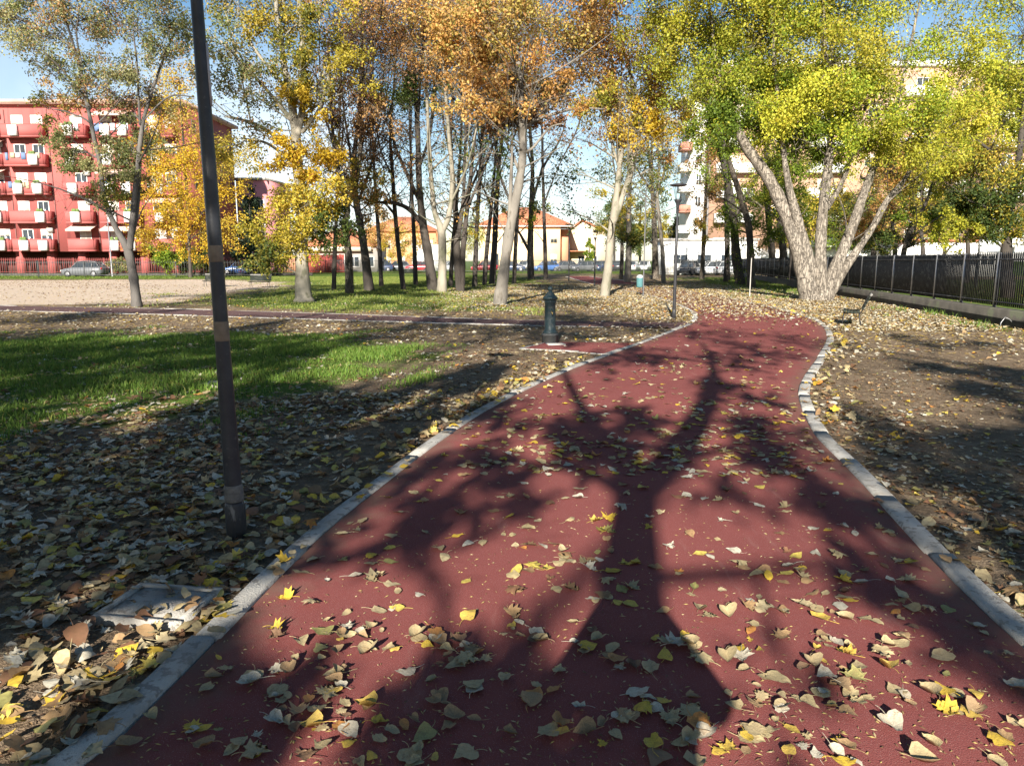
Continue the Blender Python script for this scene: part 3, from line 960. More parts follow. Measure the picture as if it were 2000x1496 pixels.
    T('grove_tree', 'tree with reddish base standing before the yellow house', (1037, 546), [
        [(1037, 546, 15), (1036, 480, 12), (1038, 400, 10), (1040, 330, 8), (1036, 260, 6), (1030, 160, 4)], [(1033, 490, 6), (1014, 455, 5), (1000, 440, 3)], [(1038, 400, 6), (1060, 330, 5), (1090, 280, 3.5), (1105, 240, 2)]],
        [(1040, 410, 24, 22, 6, 24, 'YG'), (1060, 300, 55, 40, 6, 9, 'DG'), (1040, 200, 60, 50, 8, 20, 'BR'), (1010, 430, 26, 18, 3, 12, 'YY')], BARK_MID, .2, group=g)
    g2 = 'trees along the far bend of the red path'
    T('bend_tree', 'pale slim tree at the far path bend, right of the forked plane', (1228, 551), [
        [(1225, 551, 13), (1228, 490, 11), (1228, 420, 9), (1232, 330, 7), (1240, 220, 5)]], [(1225, 420, 34, 40, 10, 34, 'YY'), (1240, 460, 30, 30, 6, 30, 'DG'), (1235, 320, 50, 50, 8, 12, 'DG')], BARK_PALE, .2, group=g2)
    T('bend_tree', 'short thin tree at the far path bend, left of its pale slim neighbour', (1213, 546), [
        [(1213, 546, 8), (1215, 490, 7), (1213, 420, 5), (1210, 340, 4)]], [(1205, 430, 30, 30, 7, 28, 'DG'), (1200, 380, 30, 30, 6, 24, 'YY')], BARK_MID, .2, group=g2)
    T('bend_tree', 'dark brown tree with open branches in front of the green hedge trees', (1281, 544), [
        [(1280, 544, 14), (1279, 480, 11), (1276, 410, 9), (1270, 330, 7), (1262, 270, 5)], [(1276, 400, 5), (1296, 340, 4), (1312, 290, 3)], [(1276, 380, 5), (1250, 340, 4), (1235, 320, 2)]],
        [(1275, 330, 50, 40, 9, 12, 'DG'), (1270, 270, 50, 34, 8, 18, 'BR'), (1300, 290, 40, 40, 7, 14, 'YE'), (1310, 230, 40, 40, 7, 20, 'YE')], BARK_MID, .18, group=g2)
    T('bend_tree', 'pale grey tree with a sinuous thin trunk left of the tall lamp post', (1297, 554), [
        [(1296, 554, 9), (1294, 490, 7.5), (1288, 430, 7), (1284, 380, 6), (1288, 320, 5), (1286, 250, 3.5)]], [(1290, 310, 40, 40, 7, 11, 'DG'), (1285, 240, 40, 30, 6, 16, 'OR')], BARK_PALE, .16, group=g2)
    # --- left maple-like tree
    T('sparse_tree', 'thin V-forked tree with sparse olive leaves standing at the edge of the sandy ground', (268, 599), [
        [(268, 599, 20), (262, 545, 16), (254, 500, 16), (246, 478, 14), (226, 440, 10.5), (206, 385, 9), (200, 330, 8), (187, 265, 7.5), (177, 212, 7), (163, 140, 6), (143, 65, 4), (120, -20, 3)],
        [(253, 490, 13), (258, 440, 11), (262, 390, 10), (267, 330, 9), (273, 270, 8), (277, 238, 7), (292, 185, 5.5), (310, 135, 4.5), (326, 92, 3.5), (350, 45, 2.5)],
        [(256, 470, 9), (266, 420, 8), (271, 360, 7), (274, 300, 6)], [(274, 245, 5), (270, 180, 4), (268, 128, 3.5), (262, 60, 2.5)],
        [(178, 214, 5), (150, 172, 4), (120, 135, 3.5), (85, 100, 2.5)], [(160, 130, 4), (150, 70, 3), (155, 10, 2)], [(276, 240, 3.5), (330, 190, 3), (380, 190, 2)]],
        [(90, 60, 80, 50, 14, 42, 'OL'), (180, 40, 75, 50, 14, 40, 'OL'), (275, 60, 70, 45, 13, 40, 'OL'), (330, 70, 45, 40, 8, 34, 'OL'), (150, 150, 55, 40, 9, 34, 'OL'), (245, 200, 60, 42, 14, 40, 'OL'),
         (140, 290, 46, 36, 10, 40, 'OL'), (255, 275, 55, 45, 14, 42, 'OL'), (190, 335, 50, 40, 11, 40, 'OL'), (225, 140, 50, 40, 9, 34, 'OL'), (15, 30, 60, 36, 10, 40, 'OL'), (120, 190, 40, 26, 5, 26, 'OR'), (230, 380, 50, 30, 8, 34, 'DG'),
         (60, -20, 80, 40, 10, 36, 'OL'), (200, -60, 120, 50, 16, 36, 'OL'), (310, 0, 60, 40, 9, 34, 'OL'), (90, 210, 24, 20, 3, 24, 'YY'), (60, 120, 40, 26, 5, 26, 'OL')],
        pm('bark_grey', (.12, .11, .10), (.07, .063, .058), 3, .95, .8, 30, stretch=(1, 1, .25)), .095, wob=.04)
    T('yellow_maple', 'dense golden yellow maple in front of the red apartment block', (372, 535), [
        [(372, 535, 7), (370, 480, 6), (366, 400, 5), (360, 300, 4), (352, 200, 3)], [(370, 450, 4), (420, 380, 3), (440, 300, 2)]],
        [(330, 200, 45, 55, 26, 40, 'YE'), (300, 270, 40, 50, 22, 40, 'YE'), (350, 330, 60, 40, 26, 40, 'YE'), (330, 420, 60, 45, 34, 42, 'YE'), (410, 360, 50, 45, 26, 40, 'YE'), (440, 300, 34, 50, 16, 36, 'YY'), (390, 440, 55, 40, 28, 40, 'YE'),
         (300, 350, 40, 40, 16, 40, 'YE'), (290, 455, 40, 30, 14, 38, 'YE'), (440, 440, 40, 34, 14, 36, 'YE'), (355, 150, 30, 30, 8, 30, 'OR'), (370, 250, 40, 50, 14, 30, 'OR'), (360, 480, 40, 24, 10, 34, 'YE')], BARK_DARK, .21, depth=.7, Y=72, dens=2.5)
    # --- right edge
    T('overhanging_tree', 'broad dark tree behind the iron fence at the right picture edge', (1975, 600), [
        [(1968, 590, 26), (1966, 500, 20), (1972, 420, 17), (1988, 330, 13), (2000, 220, 9), (2010, 80, 6)], [(1972, 440, 8), (1945, 415, 6), (1915, 400, 4), (1890, 392, 2.5)], [(1985, 350, 8), (1940, 300, 6), (1900, 270, 4), (1870, 250, 3)], [(1966, 470, 8), (2010, 440, 6), (2060, 400, 4)]],
        [(1960, 330, 75, 55, 20, 42, 'YY'), (1930, 400, 75, 34, 18, 42, 'DG'), (1990, 220, 60, 60, 16, 42, 'YG'), (1900, 320, 55, 40, 13, 40, 'YY'), (1995, 70, 70, 70, 14, 36, 'YG'), (1935, 130, 50, 50, 7, 30, 'YG'), (1960, 440, 60, 28, 12, 40, 'YY'), (1880, 395, 40, 30, 9, 40, 'DG'),
         (2080, 300, 90, 90, 20, 38, 'YY'), (2040, 130, 80, 80, 14, 36, 'YG'), (1990, -60, 120, 70, 14, 36, 'YG'), (1870, 440, 36, 26, 7, 36, 'YG')], BARK_DARK, .13, Y=33)
    T('fenced_garden_tree', 'bushy small tree with rust tinted leaves behind the iron fence', (1708, 560), [
        [(1706, 560, 12), (1706, 500, 10), (1712, 460, 8), (1715, 410, 5)]], [(1705, 470, 40, 24, 9, 36, 'DG'), (1690, 440, 30, 30, 7, 34, 'OR'), (1745, 460, 34, 24, 7, 34, 'DG'), (1725, 420, 36, 24, 7, 34, 'OR')], BARK_DARK, .15, Y=44, group='garden trees behind the iron fence')
    T('fenced_garden_tree', 'forked tree leaning right behind the iron fence with yellow-green tips', (1762, 555), [
        [(1762, 555, 12), (1764, 500, 10), (1776, 460, 9), (1795, 425, 7), (1812, 390, 5), (1830, 330, 3)], [(1766, 490, 6), (1790, 455, 4), (1840, 420, 3)]],
        [(1830, 400, 45, 40, 9, 34, 'YG'), (1850, 340, 45, 40, 8, 32, 'YG'), (1800, 420, 34, 26, 6, 30, 'GR'), (1840, 460, 40, 24, 7, 30, 'YG')], BARK_DARK, .15, Y=42, group='garden trees behind the iron fence')
    T('fenced_garden_tree', 'reddish thin-stemmed small tree behind the iron fence beside the white board', (1843, 552), [
        [(1843, 552, 8), (1843, 500, 6), (1850, 470, 5), (1870, 440, 3)], [(1843, 500, 4), (1860, 480, 3), (1890, 466, 2)]], [(1870, 440, 36, 24, 6, 26, 'YY'), (1900, 450, 30, 20, 4, 24, 'OR')], BARK_MID, .15, Y=43, group='garden trees behind the iron fence')
    gg = 'garden trees behind the iron fence'
    for x, y, w, h, p, lab in ((1668, 425, 44, 50, 'DG', 'dark green garden tree filling the gap right of the pale stems'), (1800, 370, 50, 44, 'YY', 'yellowing garden tree high in front of the salmon block'), (1888, 420, 46, 40, 'GR', 'green garden tree left of the overhanging dark tree'), (1745, 330, 46, 40, 'OR', 'russet garden tree top above the forked garden tree')):
        T('fenced_garden_tree', lab, (x, 552), [[(x, 552, 9), (x + 3, 490, 8), (x - 2, 430, 6), (x + 2, y - h * .5, 3)]], [(x, y, w, h, 15, 26, p), (x + 16, y + h * .7, w * .9, h * .5, 11, 26, p), (x - 20, y - h * .5, w * .7, h * .5, 9, 24, 'YY')], BARK_DARK, .17, Y=50 + (x % 7), group=gg)
    gs2 = 'slim dark trunks between the grove trees'
    for i, (x, y, lean, p, lab) in enumerate(((652, 566, 6, 'BR', 'slim dark trunk between the stout pale plane and the mottled grove tree'), (745, 560, -10, 'BR', 'slim dark trunk right of the pale-patched leaning grove tree'), (812, 557, -6, 'OR', 'slim dark trunk left of the long-limbed grove tree'),
            (880, 559, 12, 'OR', 'slim dark trunk just right of the whitish cup-forked plane'), (946, 556, 14, 'OR', 'slim dark trunk just left of the leaning grey trunk'), (1004, 553, 8, 'BR', 'slim dark trunk just right of the leaning grey trunk'), (1066, 547, -4, 'OR', 'slim dark trunk before the yellow house, right of the reddish-footed tree'))):
        T('grove_tree', lab, (x, y), [[(x, y, 9), (x + lean * .4, 480, 8), (x + lean, 400, 6.5), (x + lean * 1.6, 300, 5), (x + lean * 2, 200, 4), (x + lean * 2.2, 90, 3)]],
          [(x + lean * 2, 130, 55, 45, 7, 20, p), (x + lean, 230, 40, 40, 4, 10, 'BR'), (x + lean * 2, 30, 60, 40, 7, 20, 'OR')], BARK_DARK, .15, group=gs2)
    # --- far greenery
    T('evergreen_tree', 'tall grey-green evergreen at the corner of the red block', (488, 534), [[(488, 534, 6), (488, 460, 4), (487, 400, 2)]],
      [(488, 400, 12, 24, 10, 34, 'CO'), (488, 440, 18, 24, 14, 36, 'CO'), (486, 480, 22, 24, 16, 36, 'CO'), (488, 510, 24, 16, 10, 36, 'CO')], BARK_DARK, .3, Y=84)
    T('cypress_tree', 'small green cone-shaped conifer beside the yellow house porch', (1152, 527), [[(1152, 527, 4), (1151, 480, 2)]],
      [(1151, 478, 4, 10, 6, 26, 'GR'), (1151, 493, 7, 9, 9, 28, 'GR'), (1151, 507, 9, 8, 10, 28, 'GR')], BARK_DARK, .28)
    gb = 'small trees near the far railings'
    for x, y, w, h, p, lab in ((1200, 430, 34, 44, 'DG', 'dark green hedge tree behind the forked pale plane'), (1250, 430, 40, 56, 'DG', 'tallest green hedge tree left of the lamp post, behind the railings'), (1305, 460, 26, 30, 'YY', 'yellowish hedge tree right behind the lamp post'), (1318, 452, 8, 24, 'CO', 'slim dark conifer just left of the white tower')):
        T('hedge_tree', lab, (x, 527), [[(x, 527, 5), (x, 470, 4), (x + 2, y - h * .6, 2)]], [(x, y, w, h, 20, 34, p), (x + 6, y + h * .55, w * .8, h * .4, 12, 34, p)], BARK_DARK, .32, group=gb, Y=125)
    T('hedge_tree', 'orange leaved tree before the terracotta roofs in the grove gaps', (742, 534), [[(742, 534, 5), (744, 480, 4), (740, 440, 2)]], [(738, 450, 34, 26, 16, 30, 'OR'), (760, 480, 30, 24, 12, 30, 'YY'), (800, 470, 30, 26, 12, 26, 'OR')], BARK_DARK, .22, group=gb, Y=98)
    T('hedge_tree', 'yellow-green tree left of the yellow house, behind the cup-forked plane', (890, 532), [[(890, 532, 5), (892, 480, 4), (890, 450, 2)]], [(900, 470, 40, 26, 12, 26, 'YY'), (930, 455, 30, 20, 8, 24, 'YG')], BARK_DARK, .22, group=gb, Y=104)
    gs = 'shrubs in front of the red block'
    for x, y, w, h, p, lab in ((325, 500, 26, 24, 'GR', 'rounded bright green shrub in front of the red block'), (372, 512, 26, 16, 'DG', 'low dark shrub right of the bright green one'), (410, 514, 24, 14, 'DG', 'low spreading shrub just left of the near lamp post'), (235, 517, 20, 10, 'OL', 'small dull shrub behind the parked grey car')):
        T('shrub', lab, (x, 535), [[(x, 535, 4), (x, y, 2)]], [(x, y, w, h, 22, 34, p)], BARK_DARK, .2, group=gs, cat='shrub', Y=82)
    # far trees over the roofs at the right, behind the towers
    gf = 'trees beside the salmon block'
    for x, y, w, h, p, lab in ((1836, 250, 60, 60, 'YG', 'tall yellow-green far tree in front of the upper salmon block, right of the wide crown'), (1935, 210, 56, 60, 'YY', 'tall yellowing far tree before the salmon block, behind the overhanging dark tree'), (1745, 350, 50, 50, 'GR', 'mid height green far tree before the salmon block, behind the leaning fenced tree'), (1560, 430, 60, 50, 'YY', 'far yellowing tree behind the multi-stem trunks'), (1640, 440, 50, 46, 'GR', 'far green tree seen between the pale stems'), (1790, 440, 50, 40, 'OR', 'far rust coloured tree before the salmon block')):
        T('far_tree', lab, (x, 536), [[(x, 536, 8), (x, 470, 6), (x + 2, y - h * .6, 3)]], [(x, y, w, h, 24, 30, p), (x + 12, y - h * .6, w * .7, h * .5, 12, 28, p)], BARK_DARK, .3, group=gf)


EL_T = math.tan(SUN_EL)
SDIR = np.array([math.sin(SUN_AZ), math.cos(SUN_AZ)])


def sblob(px, py, z, rad, ncl, nl, pal='YG', spr=None, flat=.7):
    """crown clump at height z whose shadow falls round the ground point seen at a pixel"""
    g = G(px, py)
    c = np.array([*(g[:2] - SDIR * z / EL_T), z])
    return (c, (rad * .8, rad, rad * .8 * flat), ncl, nl, spr or max(.13, rad * .34), pal)


def gblob(gx, gy, z, rad, ncl, nl, pal='YG', spr=None):
    c = np.array([*(np.array([gx, gy]) - SDIR * z / EL_T), z])
    return (c, (rad, rad * 1.3, rad * .7), ncl, nl, spr or max(.25, rad * .35), pal)


def sstem(pts):
    out = []
    for px, py, z, r in pts:
        g = G(px, py)
        out.append((*(g[:2] - SDIR * z / EL_T), z, r))
    return out


def build_shade_trees():
    """the trees that stand behind the photographer and throw the dapple on the path"""
    grp = 'trees behind the photographer'
    # trunk whose shadow runs up the middle of the path
    b = np.array([-.99, -5.6, 0.])
    top = sstem([(1232, 1060, 4.35, .165), (1238, 965, 4.75, .15), (1205, 895, 5.2, .12), (1150, 820, 5.7, .085), (1110, 750, 6.5, .06), (1090, 700, 7.5, .03)])
    stem1 = [(b[0], b[1], -.2, .24), (b[0], b[1], .1, .21), (b[0] + .02, b[1], 2.0, .18)] + top
    fork = sstem([(1246, 950, 4.85, .13), (1300, 905, 5.2, .15), (1350, 840, 5.6, .15), (1385, 770, 6.1, .12), (1390, 710, 6.8, .06), (1370, 670, 7.6, .04)])
    br = [sstem([(1235, 980, 4.7, .06), (1160, 930, 5.0, .05), (1040, 905, 5.3, .04), (900, 900, 5.6, .03), (760, 905, 5.9, .02)]),
          sstem([(1300, 905, 5.2, .06), (1400, 880, 5.5, .045), (1500, 850, 5.8, .035), (1620, 830, 6.2, .02)]),
          sstem([(1205, 895, 5.2, .05), (1100, 840, 5.6, .04), (980, 820, 6.0, .03), (850, 820, 6.4, .02)])]
    bl = [sblob(960, 890, 5.6, .3, 5, 22), sblob(830, 985, 5.4, .3, 5, 24), sblob(1010, 985, 5.2, .2, 3, 20), sblob(1110, 830, 5.9, .45, 7, 26), sblob(960, 800, 6.2, .5, 8, 26), sblob(1490, 835, 6.0, .34, 6, 22), sblob(1420, 760, 6.4, .42, 7, 24),
          sblob(1510, 900, 5.8, .22, 4, 22), sblob(1590, 965, 5.6, .2, 4, 22), sblob(1420, 960, 5.6, .12, 2, 14), sblob(1240, 830, 6.0, .35, 6, 26), sblob(1180, 900, 5.6, .25, 4, 24), sblob(1340, 700, 7.0, .8, 10, 26), sblob(1200, 690, 7.2, .7, 7, 26), sblob(1500, 690, 7.2, .8, 10, 26),
          sblob(780, 1060, 5.2, .25, 4, 24), sblob(1740, 1110, 5.0, .12, 3, 16, spr=.1), sblob(1850, 1190, 4.8, .1, 3, 16, spr=.1), sblob(1940, 1290, 4.6, .1, 3, 16, spr=.1), sblob(1560, 1400, 4.4, .0 + .08, 1, 6)]
    tree('shade_tree', 'forked tree whose trunk shadow runs up the red path ahead of the person', b, [stem1, fork] + br, bl, BARK_PALE, .2, seed=31, group=grp, dens=1.0)
    # left: throws the deep shade over the leaf litter
    b = np.array([-6.0, -6.0, 0.])
    r = np.random.default_rng(77)
    bl = []
    for _ in range(40):
        px, py = r.uniform(-350, 740), r.uniform(760, 1080)
        if px > 1480 - .78 * py - 130:
            continue
        bl.append(sblob(px, py, r.uniform(4.6, 7.5), r.uniform(.35, .75), 9, 30, 'YG'))
    for px, py in ((300, 1430), (400, 1450), (900, 1470), (960, 1440)):
        bl.append(sblob(px, py, 4.3, .17, 6, 28))
    for z in (.15, .4, .65, .9, 1.05, 1.42, 2.5, 2.75, 3.0):      # leaves that shade the near lamp post
        t = 9. + r.uniform(-1, 1)
        pp = G(463, 1046)
        bl.append((np.array([pp[0] - SDIR[0] * t, pp[1] - SDIR[1] * t, z + t * EL_T]), (.16, .2, .13), 7, 26, .2, 'YG'))
    tree('shade_tree', 'broad tree behind the person that shades the leaf litter left of the path', b, [[(b[0], b[1], -.2, .28), (b[0], b[1], .2, .24), (b[0] + .1, b[1] - .6, 3., .18), (b[0] + .6, b[1] - 2, 5.5, .13), (b[0] + 1, b[1] - 3, 8.5, .06)],
         [(b[0] + .1, b[1] - .6, 3., .14), (b[0] - 1.2, b[1] - 1.5, 5., .10), (b[0] - 2.5, b[1] - 3, 7., .05)], [(b[0] + .1, b[1] - .6, 3.2, .12), (b[0] + 1.8, b[1] - .8, 4.3, .08), (b[0] + 3.5, b[1] - 1, 5., .04)]],
         bl, BARK_MID, .19, seed=32, group=grp, dens=1.25)
    # right hand side
    b = np.array([6.0, -7.0, 0.])
    bl = []
    for _ in range(15):
        px, py = r.uniform(1640, 2350), r.uniform(670, 960)
        bl.append(sblob(px, py, r.uniform(5.5, 9.), r.uniform(.35, .8), 7, 26, 'YG'))
    for px, py in ((1960, 1050), (2060, 1120), (2000, 980)):
        bl.append(sblob(px, py, 5., .22, 4, 24))
    tree('shade_tree', 'tree behind the person that shades the bare ground right of the path', b, [[(b[0], b[1], -.2, .24), (b[0], b[1], .2, .21), (b[0], b[1], 3.5, .16), (b[0] - .4, b[1] - 1, 6.5, .10), (b[0] - .5, b[1] - 2, 10, .05)], [(b[0], b[1], 3.5, .12), (b[0] + 2, b[1], 6.5, .07), (b[0] + 3.5, b[1] + 1, 8, .03)]], bl, BARK_MID, .19, seed=33, group=grp, dens=1.3)
    for i, (bx, by, x0, x1, y0, y1, n, z0, z1, lab) in enumerate((
            (-13., -17., -16, -5, 27, 47, 34, 14, 20, 'very tall tree far behind the person, dappling the grove at the left'),
            (-9.5, -20., -6, 3.5, 26, 46, 26, 14, 20, 'very tall tree far behind the person, dappling the leaning grey trunk'),
            (-17., -12., -15, -3.5, 9., 15.5, 40, 6.5, 11, 'tree left behind the person, shading the green lawn patch'))):
        bl = [gblob(r.uniform(x0, x1), r.uniform(y0, y1), r.uniform(z0, z1), r.uniform(.5, 1.1), 7, 24, 'YY') for _ in range(n)]
        tree('shade_tree', lab, (bx, by, 0), [[(bx, by, -.2, .4), (bx, by, .3, .33), (bx + .1, by - .3, z0 * .35, .27), (bx + .4, by, z0 * .8, .18), (bx + .5, by + 1, z1, .05)], [(bx + .1, by - .3, z0 * .4, .2), (bx + 2.2, by + 2, z0 * .7, .12), (bx + 5, by + 4, z0 * .95, .04)], [(bx, by - .2, z0 * .45, .2), (bx - 2.2, by + 1, z0 * .75, .12), (bx - 4, by + 4, z0, .04)]],
             bl, BARK_MID, .2, seed=60 + i, group=grp)
    # taller trees farther back: bands of shade over the middle distance
    for i, (bx, by, x0, x1, y0, y1, n, lab) in enumerate((
            (-15., -9., -24, -6, 13.5, 21, 20, 'tall tree far behind the person at the left, shading the lawn'),
            (-6., -15., -7, 4.5, 15.5, 22, 26, 'tall tree farthest behind the person, shading the path junction'),
            (-22., 2., -26, -10, 19.5, 24.5, 22, 'tall tree out of frame at the left, shading the cross path'),
            (9., -14., 5, 17, 13, 17.5, 12, 'tall tree far behind the person at the right'),
            (-11., -3., -12, -3.5, 8.2, 14, 16, 'tree behind the person at the left, dappling the lawn edge'))):
        bl = [gblob(r.uniform(x0, x1), r.uniform(y0, y1), r.uniform(7.5, 12), r.uniform(.6, 1.2), 8, 26, 'YY') for _ in range(n)]
        tree('shade_tree', lab, (bx, by, 0), [[(bx, by, -.2, .32), (bx, by, .3, .27), (bx + .1, by - .3, 4, .21), (bx + .4, by - .8, 8, .13), (bx + .5, by - 1, 12, .05)], [(bx + .1, by - .3, 4, .15), (bx + 2.2, by, 7, .09), (bx + 4, by, 9.5, .04)], [(bx, by - .2, 4.4, .15), (bx - 2.2, by - 1, 7.5, .09), (bx - 4, by - 1, 9.5, .04)]],
             bl, BARK_MID, .2, seed=40 + i, group=grp)


# ------------------------------------------------------------------ fallen leaves, grass
def leaf_template(kind, r, dry=0.):
    if kind == 'heart':
        o = [(0, 0), (.16, -.05), (.36, .06), (.44, .28), (.38, .52), (.22, .76), (.08, .94), (0, 1.04)]
    elif kind == 'oval':
        o = [(0, 0), (.14, .06), (.25, .24), (.30, .46), (.25, .70), (.13, .90), (0, 1.05)]
    else:
        o = [(0, .0), (.12, -.02), (.34, -.12), (.30, .08), (.52, .12), (.40, .24), (.56, .50), (.34, .44), (.30, .54), (.22, .50), (.22, .78), (.10, .74), (0, 1.08)]
    right = np.array(o)
    mid = np.stack([np.zeros(len(o)), np.linspace(0, right[-1, 1], len(o))], -1)
    left = right * [-1, 1]
    k = len(o)
    jt = .045 if kind == 'maple' else .028
    right = right * [r.uniform(.85, 1.15), 1]
    left = left * [r.uniform(.85, 1.15), 1]
    rj = right + r.normal(0, jt, right.shape) * (right[:, :1] > .05)
    lj = left + r.normal(0, jt, left.shape) * (right[:, :1] > .05)
    V2 = np.vstack([mid, rj, lj])
    x, y = V2[:, 0], V2[:, 1]
    curl, fold, tw, cup = r.uniform(-.5, .8), r.uniform(-.25, .55), r.uniform(-.6, .6), r.uniform(-.5, .8)
    if dry:
        dry *= .4 if kind == 'maple' else .75
        curl, fold, cup = r.uniform(.9, 1.6) * dry, r.uniform(.6, 1.4) * dry, r.uniform(.4, 1.6) * dry
    z = curl * (y - .5) ** 2 * .7 + fold * np.abs(x) * .6 + tw * x * (y - .4) + cup * x ** 2 + r.normal(0, .035, len(x)) * (np.abs(x) > .02)
    V = np.column_stack([x, y - .5, z])
    V[:, 2] -= V[:, 2].min()
    Ft = []
    for i in range(k - 1):
        Ft += [(i, k + i, k + i + 1), (i, k + i + 1, i + 1), (i, 2 * k + i + 1, 2 * k + i), (i, i + 1, 2 * k + i + 1)]
    # stalk
    b = V[0].copy()
    a = r.uniform(-.6, .6)
    pts = [b]
    L = r.uniform(.35, .7)
    for q in (1, 2, 3):
        pts.append(b + np.array([math.sin(a * q / 3) * L * q / 3, -math.cos(a * q / 3) * L * q / 3, .04 * math.sin(q)]))
    pts = np.array(pts)
    pts[:, 2] = np.maximum(pts[:, 2], .015)
    V0 = len(V)
    w = .014
    V = np.vstack([V, pts + [w, 0, 0], pts - [w, 0, 0], pts + [0, 0, w * 1.6]])
    for q in range(3):
        for u, v in ((0, 8), (8, 4)):
            Ft += [(V0 + u + q, V0 + u + q + 1, V0 + v + q + 1), (V0 + u + q, V0 + v + q + 1, V0 + v + q)]
    Ft = np.array(Ft)
    return V, Ft


LEAFCOL = {
    'buff': ((.40, .32, .17), (.44, .36, .21), (.34, .27, .15)),
    'pale': ((.50, .46, .36), (.46, .43, .35)),
    'yellow': ((.56, .38, .045), (.52, .41, .09)),
    'tan': ((.31, .20, .10), (.26, .16, .08)),
    'brown': ((.15, .08, .045), (.20, .10, .055)),
    'orange': ((.46, .20, .05),),
    'olive': ((.28, .26, .09),),
}
WT = {'bits': (('tan', 3), ('brown', 4), ('buff', 2)), 'path': (('buff', 5), ('pale', 1.8), ('yellow', 2.4), ('tan', 1.9), ('brown', .9), ('orange', .3), ('olive', .6)),
      'litter': (('buff', 4), ('pale', 3.2), ('yellow', 1.1), ('tan', 3), ('brown', 2.4), ('orange', .35), ('olive', .8)),
      'far': (('buff', 5), ('pale', 5.5), ('yellow', .9), ('tan', 1.8), ('brown', .6), ('orange', .3))}


def rotm(yaw, tx, ty):
    cz, sz = np.cos(yaw), np.sin(yaw)
    z0, o = np.zeros_like(yaw), np.ones_like(yaw)
    Rz = np.array([[cz, -sz, z0], [sz, cz, z0], [z0, z0, o]]).transpose(2, 0, 1)
    cx, sx = np.cos(tx), np.sin(tx)
    Rx = np.array([[o, z0, z0], [z0, cx, -sx], [z0, sx, cx]]).transpose(2, 0, 1)
    cy, sy = np.cos(ty), np.sin(ty)
    Ry = np.array([[cy, z0, sy], [z0, o, z0], [-sy, z0, cy]]).transpose(2, 0, 1)
    return Rz @ Rx @ Ry


class LeafPile:
    def __init__(s):
        s.V, s.F, s.C, s.n = [], [], [], 0
        r = np.random.default_rng(3)
        s.T = [leaf_template(k, r) for k in ['heart'] * 8 + ['oval'] * 5 + ['maple'] * 4] + [leaf_template(k, r, 1.) for k in ('heart', 'oval', 'maple')]

    def scatter(s, P, size, mix, r, tilt=.22):
        n = len(P)
        names = [k for k, _ in WT[mix]]
        w = np.array([q for _, q in WT[mix]])
        ci = r.choice(len(names), n, p=w / w.sum())
        col = np.array([LEAFCOL[names[c]][r.integers(len(LEAFCOL[names[c]]))] for c in ci]) * r.uniform(.8, 1.15, (n, 1))
        ti = r.integers(0, len(s.T), n)
        M = rotm(r.uniform(0, 6.28, n), r.normal(0, tilt, n), r.normal(0, tilt, n))
        flip = np.where(r.random(n) < .25, -1., 1.)
        for k, (V, Ft) in enumerate(s.T):
            ii = np.where(ti == k)[0]
            if not len(ii):
                continue
            L = V[None] * np.stack([np.ones(len(ii)), np.ones(len(ii)), flip[ii]], -1)[:, None, :] * size[ii][:, None, None]
            X = np.einsum('nij,nkj->nki', M[ii], L)
            X[:, :, 2] -= X[:, :, 2].min(axis=1)[:, None] * .8
            X += P[ii][:, None, :]
            s.V.append(X.reshape(-1, 3))
            s.F.append((Ft[None] + (np.arange(len(ii)) * len(V))[:, None, None]).reshape(-1, 3) + s.n)
            s.C.append(np.repeat(col[ii], len(Ft), axis=0))
            s.n += X.shape[0] * X.shape[1]

    def simple(s, P, size, mix, r):
        n = len(P)
        names = [k for k, _ in WT[mix]]
        w = np.array([q for _, q in WT[mix]])
        ci = r.choice(len(names), n, p=w / w.sum())
        col = np.array([LEAFCOL[names[c]][0] for c in ci]) * r.uniform(.8, 1.2, (n, 1))
        a = r.uniform(0, 6.28, n)
        A = np.stack([np.cos(a), np.sin(a), r.normal(0, .18, n)], -1)
        B = np.stack([-np.sin(a), np.cos(a), r.normal(0, .25, n)], -1)
        S = size[:, None]
        up = np.zeros((n, 3))
        up[:, 2] = r.uniform(.1, .35, n) * size
        V = np.stack([P - A * .5 * S, P + B * .36 * S + up, P + A * .5 * S + up * .4, P - B * .36 * S + up * .8], 1)
        V[:, :, 2] += .006
        i = np.arange(n)[:, None] * 4
        s.V.append(V.reshape(-1, 3))
        s.F.append(np.concatenate([i + [0, 1, 2], i + [0, 2, 3]], 1).reshape(-1, 3) + s.n)
        s.C.append(np.repeat(col, 2, axis=0))
        s.n += 4 * n

    def build(s, name):
        return mesh(name, np.concatenate(s.V), [np.concatenate(s.F)], FALLEN, col=np.concatenate(s.C))


def on_ground(P):
    P = np.asarray(P)[:, :2]
    return np.column_stack([P, ground_z(P) + .004])


def clumpy(P, r, s, keep):
    """thin points by a low noise so that the cover is uneven"""
    v = lownoise(P[:, 0], P[:, 1], s, 21) + .5 * lownoise(P[:, 0], P[:, 1], s * 3, 22)
    return P[r.random(len(P)) < np.clip(keep + v * 1.6, .06, 1)]


